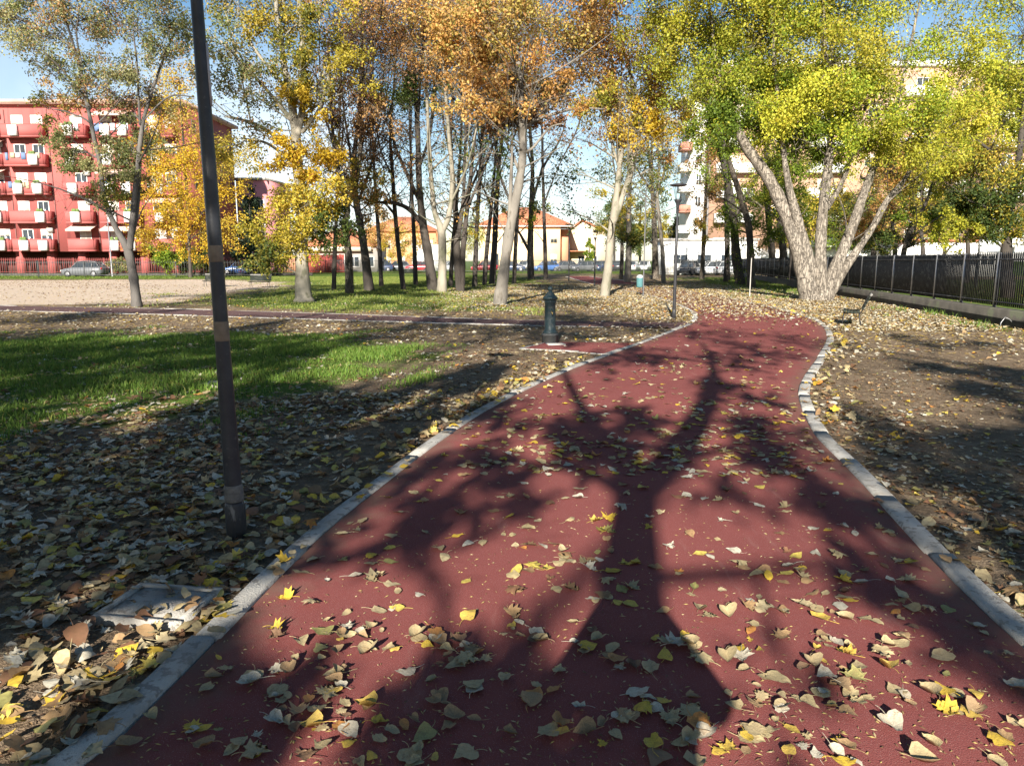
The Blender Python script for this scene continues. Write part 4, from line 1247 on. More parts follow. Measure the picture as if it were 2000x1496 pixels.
def build_leaves():
    r = np.random.default_rng(8)
    pile = LeafPile()
    path_in = lambda P, m=0.: (sdist(P, PATHPOLY) > m)
    # near litter left of the path, very thick
    th = np.array([G(*p)[:2] for p in [(190, 1500), (560, 1120), (760, 945), (900, 838), (860, 790), (640, 778), (300, 818), (0, 862), (-500, 940), (-500, 1560)]])
    P = np.column_stack([r.uniform(-9, 1, 30000), r.uniform(1.4, 10, 30000)])
    P = P[sdist(P, th) > -.25]
    P = P[sdist(P, PATHPOLY) < -.12]
    d = np.linalg.norm(P, axis=1)
    mh = G(312, 1188)[:2]
    P = P[(np.linalg.norm(P - mh, axis=1) > .24) | (r.random(len(P)) < .6)]
    P = clumpy(P, r, 1.6, .82)
    P = P[:12500]
    Q = on_ground(P)
    Q[:, 2] += r.uniform(0, .022, len(Q))
    pile.scatter(Q, r.uniform(.045, .092, len(Q)), 'litter', r, .17)
    # extra yellow leaves drifted against the kerb
    d = np.concatenate([[0], np.cumsum(np.linalg.norm(np.diff(LE, axis=0), axis=1))])
    for E, sgn, n in ((LE, -1, 900), (RE, 1, 900)):
        dd = np.concatenate([[0], np.cumsum(np.linalg.norm(np.diff(E, axis=0), axis=1))])
        s0 = r.uniform(0, dd[-1] * .8, n)
        q = np.stack([np.interp(s0, dd, E[:, 0]), np.interp(s0, dd, E[:, 1])], -1)
        q2 = np.stack([np.interp(s0 + .05, dd, E[:, 0]), np.interp(s0 + .05, dd, E[:, 1])], -1)
        t = (q2 - q) / (np.linalg.norm(q2 - q, axis=1)[:, None] + 1e-9)
        nn = np.stack([-t[:, 1], t[:, 0]], -1) * (-sgn)
        P = q + nn * (.12 + np.abs(r.normal(0, .22, n)))[:, None]
        P = P[(P[:, 1] > 1) & (sdist(P, PATHPOLY) < -.11)]
        Q = on_ground(P)
        Q[:, 2] += r.uniform(0, .02, len(Q))
        pile.scatter(Q, r.uniform(.06, .11, len(Q)), 'path', r, .35)
    # everything else near and middle distance
    n = 46000
    u = r.uniform(0, 1, n)
    dist = 3.5 * (60 / 3.5) ** u
    ang = r.uniform(R(-44), R(44), n)
    P = np.stack([dist * np.sin(ang), dist * np.cos(ang)], -1)
    P = P[(sdist(P, PATHPOLY) < -.1)]
    P = P[(sdist(P, th) < 0)]
    P = P[r.random(len(P)) < np.where(sdist(P, GRASS_A) > .8, .62, 1.)]
    P = P[r.random(len(P)) < np.where(sdist(P, GRASS_B) > 1, .85, 1.)]
    P = P[r.random(len(P)) < np.where(sdist(P, SAND) > 1, .55, 1.)]
    P = P[r.random(len(P)) < np.where((P[:, 0] > 1) & (np.linalg.norm(P, axis=1) < 15), .9, 1.)]
    P = clumpy(P, r, .8, .85)
    Q = on_ground(P)
    near = np.linalg.norm(P, axis=1) < 14
    k = near.sum()
    pile.scatter(Q[near], np.where(P[near][:, 0] > 1, r.uniform(.03, .068, k), r.uniform(.045, .09, k)), 'litter', r, .14)
    pile.simple(Q[~near], r.uniform(.06, .12, (~near).sum()), 'far', r)
    # crumbled brown bits between the whole leaves
    P = np.column_stack([r.uniform(-14, 14, 90000), r.uniform(1.5, 17, 90000)])
    P = P[(sdist(P, PATHPOLY) < -.12) & (np.abs(P[:, 0]) < P[:, 1] * .75 + 1.5)]
    P = P[r.random(len(P)) < np.clip(1.6 - np.linalg.norm(P, axis=1) / 12, .2, 1)]
    Q = on_ground(P)
    pile.simple(Q, r.uniform(.012, .035, len(Q)), 'bits', r)
    P = np.column_stack([r.uniform(-40, -8, 9000), r.uniform(25, 70, 9000)])
    P = P[sdist(P, SAND) > 0]
    P = clumpy(P, r, .35, .55)
    pile.simple(on_ground(P), r.uniform(.05, .13, len(P)), 'bits', r)
    # leaves lying over the kerbs
    for E, sgn in ((LE, 1), (RE, -1)):
        dd = np.concatenate([[0], np.cumsum(np.linalg.norm(np.diff(E, axis=0), axis=1))])
        s0 = r.uniform(dd[-1] * .15, dd[-1] * .75, 150)
        q = np.stack([np.interp(s0, dd, E[:, 0]), np.interp(s0, dd, E[:, 1])], -1)
        q2 = np.stack([np.interp(s0 + .05, dd, E[:, 0]), np.interp(s0 + .05, dd, E[:, 1])], -1)
        t = (q2 - q) / (np.linalg.norm(q2 - q, axis=1)[:, None] + 1e-9)
        q = q + np.stack([-t[:, 1], t[:, 0]], -1) * sgn * r.uniform(-.02, .15, (150, 1))
        Q = np.column_stack([q, np.full(150, .030)])
        pile.scatter(Q[q[:, 1] > 1.5], r.uniform(.045, .09, (q[:, 1] > 1.5).sum()), 'path', r, .1)
    # bright drift beyond the bend and round the multi-stem tree
    P = np.column_stack([r.uniform(-4, 20, 210000), r.uniform(17, 52, 210000)])
    P = P[r.random(len(P)) < np.clip(soft(P, LIT_R, 6), 0, 1)]
    Q = on_ground(P)
    inpath = sdist(P, PATHPOLY) > 0
    Q[inpath, 2] = .008
    keep = ~inpath | (r.random(len(P)) < np.clip((P[:, 1] - 18.) / 11, 0.03, .42))
    Q = Q[keep]
    pile.simple(Q, r.uniform(.06, .12, len(Q)), 'far', r)
    # path: one spread, the nearest 300 are kept as things of their own below
    clumps = [(640, 1395, 80, 45, 20), (1560, 1160, 110, 36, 24), (1330, 1275, 60, 36, 8), (1120, 1100, 60, 25, 8), (1540, 1440, 60, 36, 8), (1560, 1250, 80, 36, 14), (1290, 905, 40, 14, 9), (1440, 950, 40, 16, 6), (830, 1290, 90, 40, 10), (700, 1200, 60, 40, 8), (1700, 1330, 90, 45, 10), (1240, 1190, 60, 40, 8), (1000, 1040, 80, 30, 10), (1350, 830, 120, 30, 14), (1450, 850, 40, 12, 10), (1250, 860, 90, 20, 10), (1300, 760, 120, 20, 14)]
    pts = [(842, 1335), (420, 1330), (485, 1343), (610, 1185), (870, 1385), (1080, 1352), (1165, 1258), (1620, 1390)]
    for x, y, sx, sy, n in clumps:
        for _ in range(n):
            pts.append((r.normal(x, sx), r.normal(y, sy)))
    while len(pts) < 980:
        pts.append((r.uniform(200, 2000), 610 + 890 * r.random() ** 1.15))
    rows = []
    for x, y in pts:
        if -20 < x < 2020 and 600 < y < 1500:
            g = G(x, y)
            if sdist(g[None, :2], PATHPOLY)[0] > .05:
                rows.append((x, y, g))
    for _ in range(1700):
        x, y = r.uniform(900, 1640), 632 + 300 * r.random() ** 1.35
        g = G(x, y)
        if sdist(g[None, :2], PATHPOLY)[0] > .05 and r.random() < .65 + 1.2 * lownoise(np.array([g[0]]), np.array([g[1]]), 1.5, 5)[0]:
            rows.append((x, y, g))
    rows.sort(key=lambda q: -q[1])
    P = np.array([q[2][:2] for q in rows[300:]])
    Q = np.column_stack([P, np.full(len(P), .006)])
    near = np.linalg.norm(P, axis=1) < 16
    pile.scatter(Q[near], r.uniform(.045, .09, near.sum()), 'path', r, .12)
    pile.simple(Q[~near], r.uniform(.05, .1, (~near).sum()), 'path', r)
    o = pile.build('fallen_leaves')
    tag(o, 'thick litter of small fallen leaves over the bare ground and the far path', 'fallen leaves', kind='stuff')
    # ---- the ones that show largest on the path: each a thing of its own
    shapes = {'heart': 'heart-shaped', 'oval': 'oval', 'maple': 'lobed'}
    protos = {}
    mats = {}
    for cn, cols in LEAFCOL.items():
        c = cols[0]
        m, t, b = nodes_of('leaf_' + cn)
        pos = N(t, 'ShaderNodeTexCoord').outputs['Object']
        cc = mixc(t, rngn(t, noise(t, pos, 14, 4), .35, .7), c, tuple(x * .68 for x in c))
        cc = mixc(t, rngn(t, noise(t, pos, 5, 4, .7), .56, .68, 0, .75), cc, (.16, .09, .045))
        cc = mixc(t, rngn(t, noise(t, pos, 45, 3), .62, .7, 0, .7), cc, (.12, .07, .04))
        oi = N(t, 'ShaderNodeObjectInfo')
        cc = mixc(t, rngn(t, oi.outputs['Random'], 0, 1, 0, .35), cc, (.30, .22, .14))
        t.links.new(cc, b.inputs['Base Color'])
        b.inputs['Roughness'].default_value = .6
        b.inputs['Specular IOR Level'].default_value = .25
        bn = N(t, 'ShaderNodeBump')
        bn.inputs['Strength'].default_value = .7
        bn.inputs['Distance'].default_value = .004
        t.links.new(noise(t, pos, 9, 4, .6), bn.inputs['Height'])
        t.links.new(bn.outputs[0], b.inputs['Normal'])
        mats[cn] = m
    keep = rows[:300]
    names = [k for k, _ in WT['path']]
    w = np.array([q for _, q in WT['path']])
    for x, y, g in keep:
        cn = names[r.choice(len(names), p=w / w.sum())]
        sh = ('heart', 'oval', 'maple')[r.choice(3, p=[.58, .24, .18])]
        v = int(r.integers(0, 5))
        key = (cn, sh, v)
        size = float(r.uniform(.034, .092)) if sh != 'oval' else float(r.uniform(.03, .075))
        if key not in protos:
            V, Ft = leaf_template(sh, r, 1. if (v == 0 or (cn in ('tan', 'brown') and v < 4)) else 0.)
            ob = mesh('fallen_leaf', V, [Ft], mats[cn])
            protos[key] = ob
        else:
            ob = protos[key].copy()
            COL.objects.link(ob)
        ob.scale = (size, size, size)
        ob.rotation_euler = (r.normal(0, .08), r.normal(0, .08), r.uniform(0, 6.28))
        ob.location = (g[0], g[1], .010 + r.uniform(0, .012))
        # where it lies
        el, er = np.min(np.linalg.norm(LE - g[:2], axis=1)), np.min(np.linalg.norm(RE - g[:2], axis=1))
        place = 'by the left kerb' if el < .6 else ('by the right kerb' if er < .6 else ('left of the path middle' if el < er * .75 else ('right of the path middle' if er < el * .75 else 'mid path')))
        dist = 'at the photographer\'s feet' if g[1] < 2.7 else ('a few steps ahead' if g[1] < 4.2 else 'farther up the red path')
        sz = 'large ' if size > .078 else ('small ' if size < .058 else '')
        word = {'pale': 'whitish', 'tan': 'light brown', 'brown': 'dark brown'}.get(cn, cn)
        tag(ob, f'{sz}{word} {shapes[sh]} leaf {place}, {dist}', 'leaf', 'fallen leaves on the red path')


def build_debris():
    """seeds, twig ends and crumbs on the path"""
    r = np.random.default_rng(19)
    n = 3600
    P = np.array([G(r.uniform(150, 2000), 700 + 800 * r.random())[:2] for _ in range(n)])
    P = P[sdist(P, PATHPOLY) > .03]
    n = len(P)
    a = r.uniform(0, 6.28, n)
    L = r.uniform(.004, .016, n)
    wd = r.uniform(.0015, .004, n)
    A = np.stack([np.cos(a), np.sin(a), r.normal(0, .1, n)], -1) * L[:, None]
    B = np.stack([-np.sin(a), np.cos(a), np.zeros(n)], -1) * wd[:, None]
    P3 = np.column_stack([P, np.full(n, .007)])
    up = np.array([0, 0, .004])
    V = np.stack([P3 - A, P3 + B, P3 + A, P3 - B, P3 + up], 1).reshape(-1, 3)
    i = np.arange(n)[:, None] * 5
    Fs = np.concatenate([i + [0, 1, 4], i + [1, 2, 4], i + [2, 3, 4], i + [3, 0, 4]], 1).reshape(-1, 3)
    C = np.array([(.45, .36, .2), (.3, .2, .1), (.42, .33, .12), (.15, .09, .05)])[r.integers(0, 4, n)]
    o = mesh('path_crumbs', V, [Fs], FALLEN, col=np.repeat(C, 4, axis=0))
    tag(o, 'seeds, crumbs and leaf scraps strewn on the red path', 'debris', kind='stuff')


def build_grass():
    r = np.random.default_rng(15)
    out, tone = [], []

    def field(poly, n, hmin, hmax, wmin, wmax, edge, box, yel=.14):
        P = np.column_stack([r.uniform(box[0], box[1], n), r.uniform(box[2], box[3], n)])
        k = np.clip(sdist(P, poly) / (edge * 1.5) + .25 + 1.6 * lownoise(P[:, 0], P[:, 1], 1.3, 31) + 1.3 * lownoise(P[:, 0], P[:, 1], 4., 35), 0, 1) * np.clip(.75 + 1.2 * lownoise(P[:, 0], P[:, 1], 2.7, 36), .12, 1)
        ok = (r.random(n) < k) & (sdist(P, PATHPOLY) < -.15) & (sdist(P, CROSS) < -.1)
        P = P[ok]
        m = len(P)
        h = hmin + (hmax * 1.25 - hmin) * r.random(m) ** 1.8
        h = h * (1 + .6 * lownoise(P[:, 0], P[:, 1], 2.2, 33)) * np.clip(k[ok] + .4, .5, 1)
        w = r.uniform(wmin, wmax, m)
        a = r.uniform(0, 6.28, m)
        lean = r.normal(0, .45, (m, 2)) * h[:, None]
        Z = on_ground(P)
        B = np.stack([np.cos(a), np.sin(a), np.zeros(m)], -1) * w[:, None]
        mid = Z + np.column_stack([lean * .35, h * .6])
        tip = Z + np.column_stack([lean, h])
        out.append((Z - B, Z + B, mid + B * .7, mid - B * .7, tip))
        tone.append(np.full(m, yel))
    field(GRASS_A, 400000, .035, .085, .0035, .008, 1.2, (-22, 0, 6., 18.5))
    field(GRASS_B, 200000, .05, .10, .008, .016, 3., (-27, 4, 22, 76), .75)
    field(GRASS_D, 50000, .06, .12, .01, .018, 3., (8, 26, 27, 70), .4)
    field(GRASS_E, 16000, .07, .16, .006, .012, 1., (9, 20, 14, 26))
    field(GRASS_C, 40000, .06, .12, .015, .03, 3., (-70, -20, 60, 95), .3)
    V = np.concatenate([np.stack(q, 1).reshape(-1, 3) for q in out])
    n = len(V) // 5
    i = np.arange(n)[:, None] * 5
    Fq = i + np.array([0, 1, 2, 3])
    Ft = i + np.array([3, 2, 4])
    cs = np.array([(.085, .17, .022), (.12, .21, .03), (.06, .125, .018), (.20, .21, .05)])
    c = cs[r.choice(4, n, p=[.4, .3, .22, .08])] * r.uniform(.8, 1.2, (n, 1))
    tn = np.concatenate(tone)[:, None] * r.uniform(.3, 1.2, (n, 1))
    c = c * (1 - np.clip(tn, 0, 1)) + np.array([.24, .24, .06]) * np.clip(tn, 0, 1)
    o = mesh('grass', V, [Fq, Ft], GRASSM, col=np.concatenate([c, c]))
    tag(o, 'short green lawn grass in patches between the trees', 'grass', kind='stuff')


# ------------------------------------------------------------------ ground, paths, kerbs
def build_paths():
    build_ground()
    L = np.vstack([LE, LE2[1:]])
    o = flat_poly('path', L, RE, 260, .004, PATHM, 8)
    tag(o, kind='structure')
    kerb('kerb', LE, .11, 1)
    kerb('kerb', LE2[2:], .11, 1)
    kerb('kerb', RE, .13, -1)
    xp = pathmat('cross_path_surface', (.14, .082, .08), (.10, .062, .06))
    o = flat_poly('path', resample(XN, 40), resample(XF, 40), 60, .0, xp, 4)
    tag(o, kind='structure')
    kerb('kerb', resample(XN[1:], 60), .10, -1 * -1, .008)
    kerb('kerb', resample(XF[1:], 60), .10, -1, .006)
    # red pad in front of the fountain
    V = [(p[0], p[1], .002) for p in PAD]
    o = mesh('paved_pad', V, [np.array([list(range(len(PAD)))])], PATHM)
    tag(o, kind='structure')
    kerb('kerb', resample(np.array([PAD[6], PAD[0]]), 6), .07, -1, .012, .6)
    kerb('kerb', resample(np.array([PAD[0], PAD[1]]), 6), .06, -1, .008, .6)
    kerb('kerb', resample(np.array([PAD[6], PAD[5]]), 8), .05, -1, .008, .8)


# ------------------------------------------------------------------ lamp posts, fountain, bins, benches
def lamp(base, h, label, near=False, tilt=0., rtop=.030, rbot=.05):
    root = empty('street_lamp', base)
    pole = MB()
    if near:
        prof = [(.058, -.1), (.058, .0), (.057, .19), (.052, .20)]
        pole.lathe([(.050, .2), (.0485, .32), (.043, .9), (.040, 1.15), (.0385, 1.6), (.036, 2.3), (.031, 3.0), (.028, h)], n=20)
        po = pole.build('pole', NEARPOLE, root, True)
        sv = MB().lathe([(.0575, -.1), (.0575, .17), (.055, .19), (.0515, .21)], n=20).build('sleeve', SLEEVE, root, True)
        MB().lathe([(.0530, .215), (.0545, .22), (.0535, .30), (.0495, .315)], n=20).build('collar', pm('worn_collar', (.16, .15, .14), (.08, .075, .07), 20, .8, .4, 60), root, True)
        for z0, z1, rr in ((1.155, 1.265, .0415), (1.595, 1.685, .0402)):
            MB().lathe([(rr - .001, z0), (rr, z0 + .004), (rr - .0006, z1 - .004), (rr - .0016, z1)], n=20).build('tape_band', pm('old_tape', (.22, .17, .12), (.13, .10, .07), 18, .7, .3, 70), root, True)
        MB().box(.030, .041, -.008, .006, 2.42, 2.74).build('cable_strip', pm('grey_strip', (.42, .42, .44), (.32, .32, .34), 9, .5), root)
    else:
        pole.lathe([(rbot * 1.15, -.05), (rbot * 1.15, .22), (rbot * .95, .25), (rbot, .26), ((rbot + rtop) / 2, h * .55), (rtop, h - .62)], n=12)
        pole.build('pole', BLACK, root, True)
    MB().lathe([(rtop + .004, h - .66), (rtop + .012, h - .62), (.055, h - .52), (.10, h - .44), (.105, h - .41), (.06, h - .395)], n=14).build('lamp_cup', BLACK, root, True)
    st = MB()
    for k in range(4):
        a = R(45 + 90 * k)
        c, s = math.cos(a), math.sin(a)
        st.tube(np.array([(c * .07, s * .07, h - .42), (c * .15, s * .15, h - .05)]), .008, 5)
    st.build('strut', BLACK, root)
    MB().lathe([(.02, h - .07), (.19, h - .055), (.245, h - .03), (.235, h - .01), (.09, h + .02), (.02, h + .03)], n=18).build('lamp_disc', BLACK, root, True)
    root.rotation_euler = (0, tilt, 0)
    tag(root, label, 'street lamp', 'park lamps on slim dark posts')
    return root


def polemat():
    m, t, b = nodes_of('ridged_pole_paint')
    pos = N(t, 'ShaderNodeTexCoord').outputs['Object']
    c = mixc(t, rngn(t, noise(t, pos, 9, 5), .4, .68), (.026, .028, .034), (.042, .044, .05))
    c = mixc(t, rngn(t, noise(t, pos, 40, 3), .62, .70, 0, .5), c, (.09, .085, .08))
    t.links.new(c, b.inputs['Base Color'])
    b.inputs['Roughness'].default_value = .36
    b.inputs['Specular IOR Level'].default_value = .28
    w = N(t, 'ShaderNodeTexWave')
    w.bands_direction = 'Z'
    w.inputs['Scale'].default_value = 11
    w.inputs['Distortion'].default_value = .4
    t.links.new(pos, w.inputs['Vector'])
    bn = N(t, 'ShaderNodeBump')
    bn.inputs['Strength'].default_value = .05
    bn.inputs['Distance'].default_value = .002
    t.links.new(w.outputs['Fac'], bn.inputs['Height'])
    t.links.new(bn.outputs[0], b.inputs['Normal'])
    return m


NEARPOLE = polemat()
SLEEVE = pm('scuffed_sleeve', (.035, .035, .038), (.02, .02, .022), 7, .6, .3, 50, c3=(.15, .145, .14), s3=22, stretch=(1, 1, .3))


def build_lamps():
    lamp(G(463, 1046), 3.9, 'nearest dark lamp post with two tan tape bands, left of the path', True, tilt=-.012)
    b = G(1316, 622)
    lamp(b, 3.68, 'dark lamp post with open cup head at the path junction')
    b = G(1161, 560)
    lamp(b, 3.45, 'smaller far lamp post beside the dark asphalt path left of the forked plane')
    b = G(1111, 549)
    lamp(b, 4.5, 'far lamp post in front of the yellow house with a round sign on it')


def octo(r):
    return [(r * math.cos(R(22.5 + 45 * k)), r * math.sin(R(22.5 + 45 * k))) for k in range(8)]


def build_fountain():
    b = G(1074, 669)
    root = empty('drinking_fountain', b, R(10))
    s = 1.04
    def col(prof, n=8, rot=22.5):
        mb = MB()
        a = [R(rot + 360 / n * k) for k in range(n)]
        V = [(r * math.cos(t), r * math.sin(t), z * s) for r, z in prof for t in a]
        k = len(prof)
        mb.add(V, [(i * n + j, i * n + (j + 1) % n, (i + 1) * n + (j + 1) % n, (i + 1) * n + j) for i in range(k - 1) for j in range(n)])
        mb.F.setdefault(n, []).append(np.array([list(range(n))[::-1], [(k - 1) * n + i for i in range(n)]]))
        return mb
    col([(.165, -.05), (.165, .135), (.172, .14), (.172, .165), (.150, .185)]).build('plinth', pm('worn_iron', (.085, .085, .08), (.045, .05, .052), 6, .6, .3, 40), root)
    col([(.150, .183), (.152, .20), (.120, .235), (.112, .26), (.108, .755), (.116, .765), (.118, .79), (.112, .80)]).build('column', DARKGREEN, root)
    col([(.118, .80), (.150, .83), (.155, .855), (.140, .865), (.105, .90), (.062, .945), (.034, .965), (.028, .985)]).build('cap', DARKGREEN, root)
    MB().lathe([(.026, .98 * s), (.045, 1.0 * s), (.052, 1.025 * s), (.040, 1.05 * s), (.018, 1.065 * s)], n=12).build('finial', DARKGREEN, root, True)
    sp_ = MB().tube(np.array([(0, -.10, .62), (0, -.15, .625), (0, -.185, .60), (0, -.19, .565)]), .014, 8)
    sp_.build('spout', pm('brass', (.35, .25, .10), (.25, .18, .07), 12, .35, metal=.8), root, True)
    gb = MB().box(-.14, .20, -.52, -.20, .0, .018)
    for k in range(6):
        gb.box(-.12 + k * .05, -.10 + k * .05, -.50, -.22, .018, .026)
    gb.build('drain_slab', CONC, root)
    tag(root, 'dark green cast iron drinking fountain with ball finial by the path', 'drinking fountain')


def build_bin(b, label, rz=0, s=1.):
    root = empty('litter_bin', b, rz)
    MB().tube(np.array([(0.16, 0, -.1), (.16, 0, 1.05)]), .022, 8).build('post', GREYMET, root, True)
    MB().lathe([(.135, .38), (.155, .40), (.165, .80), (.172, .82)], n=16).build('bucket', pm('bin_teal', (.10, .24, .25), (.07, .17, .19), 6, .5, .05, 40), root, True)
    MB().lathe([(.175, .82), (.18, .84), (.15, .90), (.09, .955), (.03, .97)], n=16).build('lid', pm('bin_lid', (.42, .46, .45), (.3, .33, .33), 6, .5), root, True)
    MB().box(.12, .18, -.03, .03, .62, .68).build('bracket', GREYMET, root)
    tag(root, label, 'litter bin', 'park litter bins')
    return root


def make_bench(b, rz, label, k=1.):
    """slatted park bench, seat faces local -y"""
    root = empty('park_bench', b, rz)
    root.scale = (.8, .8, .8)
    W = .80
    wood = pm('bench_slats', (.022, .028, .020), (.014, .018, .013), 5, .6, .3, 40, stretch=(.3, 1, 1), c3=(.06, .06, .05), s3=9)
    seat, back = MB(), MB()
    for i in range(5):
        y = -.24 + i * .098
        z = .435 + .012 * math.cos(i * 1.2) + (.012 if i == 0 else 0)
        seat.box(-W, W, y - .045, y + .045, z - .016, z + .016)
    for i in range(4):
        t = .10 + i * .105
        y, z = .235 + t * .46, .45 + t
        back.obox((0, y, z), (W, 0, 0), (0, .021, .047), (0, .012, -.006))
    seat.build('seat', wood, root)
    back.build('backrest', wood, root)
    top = MB().obox((0, .235 + .52 * .46, .45 + .515), (W, 0, 0), (0, .03, .03), (0, .014, -.014))
    top.build('top_rail', pm('worn_rail', (.25, .24, .22), (.14, .135, .125), 9, .7), root)
    for sx in (-1, 1):
        x = sx * (W - .14)
        f = MB()
        f.tube(np.array([(x, -.30, 0), (x, -.27, .22), (x, -.25, .41)]), .018, 6)
        f.build('leg', BLACK, root)
        f = MB()
        f.tube(np.array([(x, .26, 0), (x, .20, .22), (x, .18, .41)]), .018, 6)
        f.build('leg', BLACK, root)
        f = MB()
        f.tube(np.array([(x, -.26, .415), (x, 0, .405), (x, .2, .42), (x, .262, .50), (x, .36, .72), (x, .475, .965)]), .017, 6)
        f.build('side_frame', BLACK, root)
    tag(root, label, 'bench', 'slatted park benches')
    return root


def build_furniture():
    build_bin(G(1249, 577), 'teal litter bin with pale lid on a thin post by the path', R(-10))
    build_bin(G(213, 540), 'far litter bin on a tall pole before the parked grey car', 0)
    make_bench(G(1664, 634), R(-114), 'dark slatted bench seen from its end beside the right kerb')
    make_bench(G(508, 562), R(4), 'empty dark bench on the sandy strip, left of the stout pale plane')
    make_bench(G(418, 560), R(2), 'dark bench half hidden behind the nearest lamp post')
    make_bench(G(800, 539), R(186), 'far low bench on the sunlit lawn behind the thin grove tree')
    # manhole
    p = G(312, 1188)
    root = empty('manhole_cover', (p[0], p[1], .008), R(-8))
    root.scale = (.72, .66, 1)
    fr = MB()
    for x0, x1, y0, y1 in ((-.30, .30, -.27, -.225), (-.30, .30, .225, .27), (-.30, -.255, -.225, .225), (.255, .30, -.225, .225)):
        fr.box(x0, x1, y0, y1, -.05, .028)
    fr.build('frame', KERB, root)
    MB().box(-.248, .248, -.218, .218, -.05, .020).build('lid', KERB, root)
    tag(root, 'square concrete manhole cover half buried in leaves beside the left kerb', 'manhole cover')
    # plain poles
    for px, py, top, r_, lab, m in ((1464, 580, 505, .024, 'thin pale pole before the slender grey tree', CONC), (1256, 579, 345, .03, 'thin dark pole standing behind the teal litter bin', pm('pole_grey', (.10, .10, .105), (.07, .07, .075), 4, .6)), (211, 541, 428, .07, 'tall pale pole rising over the parked grey car', GREYMET)):
        b = G(px, py)
        h = At(px, top, b[1])[2]
        mb = MB().lathe([(r_ * 1.2, -.1), (r_ * 1.2, .1), (r_, .12), (r_ * .8, h), (r_ * .3, h + .02)], n=8)
        o = mb.build('pole', m, None, True)
        o.location = b + (np.array([.35, .2, 0]) if px == 211 else 0)
        tag(o, lab, 'pole')
    # round traffic mirror on its post
    b = G(1112, 546)
    # bent wire hoop in the ground
    b = G(1962, 640)
    o = MB().tube(np.array([(-.12, 0, -.05), (-.10, 0, .12), (0, .02, .25), (.12, .03, .2), (.26, .02, .06), (.3, 0, -.05)]), .012, 6).build('wire_hoop', GREYMET, None, True)
    o.location = b
    tag(o, 'bent metal hoop sticking out of the ground below the fence wall', 'metal hoop')


# ------------------------------------------------------------------ fences
def railing(name, label, A, B, h, z0, gap, bar, m, mpost, post_gap=2., wall=None, top=.12, pw=.03, cat='fence', deep=.012):
    A, B = np.asarray(A, float)[:2], np.asarray(B, float)[:2]
    L = np.linalg.norm(B - A)
    t = (B - A) / L
    root = empty(name, (A[0], A[1], 0), math.atan2(t[1], t[0]))
    rails, bars = MB(), MB()
    n = int(L / gap)
    for i in range(n):
        x = (i + .5) * gap
        bars.box(x - bar / 2, x + bar / 2, -deep, deep, z0 + .05, h)
        V = [(x - bar / 2, -deep, h), (x + bar / 2, -deep, h), (x + bar / 2, deep, h), (x - bar / 2, deep, h), (x, 0, h + .06)]
        bars.add(V, [(0, 1, 4), (1, 2, 4), (2, 3, 4), (3, 0, 4)])
    rails.box(0, L, -.02, .02, z0 + .12, z0 + .165)
    rails.box(0, L, -.02, .02, h - top - .045, h - top)
    bars.build('bars', m, root)
    rails.build('rail', m, root)
    k = max(1, int(L / post_gap))
    for i in range(k + 1):
        x = L * i / k
        MB().box(x - pw, x + pw, -pw * 1.2, pw * 1.2, (z0 - .02) if wall else -.1, h + .03).build('post', mpost, root)
    if wall:
        w = MB().prism([(-wall, -.2), (wall, -.2), (wall, z0 - .03), (wall * .8, z0), (-wall * .8, z0), (-wall, z0 - .03)], 0, L, 'x')
        w.build('base_wall', OLDCONC, root)
    tag(root, label, cat)
    return root


def build_fences():
    A, B = G(2140, 668), G(1505, 552)
    d = (B - A) / np.linalg.norm(B - A)
    dark = pm('fence_paint', (.014, .015, .017), (.022, .023, .025), 3, .5, c3=(.045, .045, .045), s3=7, spec=.15)
    railing('iron_fence', 'black iron railing with spear tips on a stained concrete base wall at the right', A - d * 6, B + d * 22, 1.78, .42, .11, .041, dark, GREYMET, 2.1, .13)
    fm = pm('far_fence_paint', (.05, .055, .055), (.08, .085, .085), 3, .6)
    railing('park_railing', 'long dark park railing in front of the row of parked cars, left of the gate', At(520, 530, 103), At(1290, 530, 103), 1.75, .12, .17, .035, fm, fm, 2.6)
    railing('park_railing', 'short dark railing in front of the low white building, right of the lamp post', At(1290, 530, 83.5), At(1560, 530, 83.5), 1.75, .12, .17, .035, fm, fm, 2.6)
    rm = pm('red_fence_paint', (.26, .06, .055), (.18, .045, .04), 3, .6)
    railing('red_railing', 'red painted railing in front of the red apartment block', At(-160, 530, 80), At(610, 530, 84), 1.9, .3, .20, .045, rm, rm, 3., .12)
    railing('park_railing', 'thin dark railing along the lawn edge by the parked grey car', At(-200, 530, 72), At(520, 530, 74), 1.6, .1, .26, .02, fm, fm, 4.)
    # hoardings
    o = MB()
    a, b = At(600, 500, 107), At(672, 500, 107)
    for i in range(14):
        x = a[0] + (b[0] - a[0]) * i / 14
        o.box(x, x + (b[0] - a[0]) / 14 - .02, 107, 107.05, 0, 2.55 - .05 * (i % 3))
    ob = o.build('board_fence', pm('red_boards', (.36, .07, .05), (.27, .05, .04), 2, .7))
    tag(ob, 'red board fence under the low terracotta roof', 'fence')
    o = MB()
    a, b = At(553, 500, 107), At(598, 500, 107)
    for i in range(9):
        x = a[0] + (b[0] - a[0]) * i / 9
        o.box(x, x + (b[0] - a[0]) / 9 - .02, 107.1, 107.15, 0, 2.4)
    ob = o.build('board_fence', pm('tan_boards', (.42, .24, .12), (.33, .18, .09), 2, .7))
    tag(ob, 'tan board fence left of the red one', 'fence')
    o = MB().box(At(808, 500, 128)[0], At(856, 500, 128)[0], 128, 128.2, 0, 4.2)
    o.box(At(808, 500, 128)[0] - .1, At(856, 500, 128)[0] + .1, 127.9, 128.3, 4.2, 4.35)
    tag(o.build('white_hoarding', WHITE), 'blank white hoarding behind the parked cars, left of the yellow house', 'hoarding')


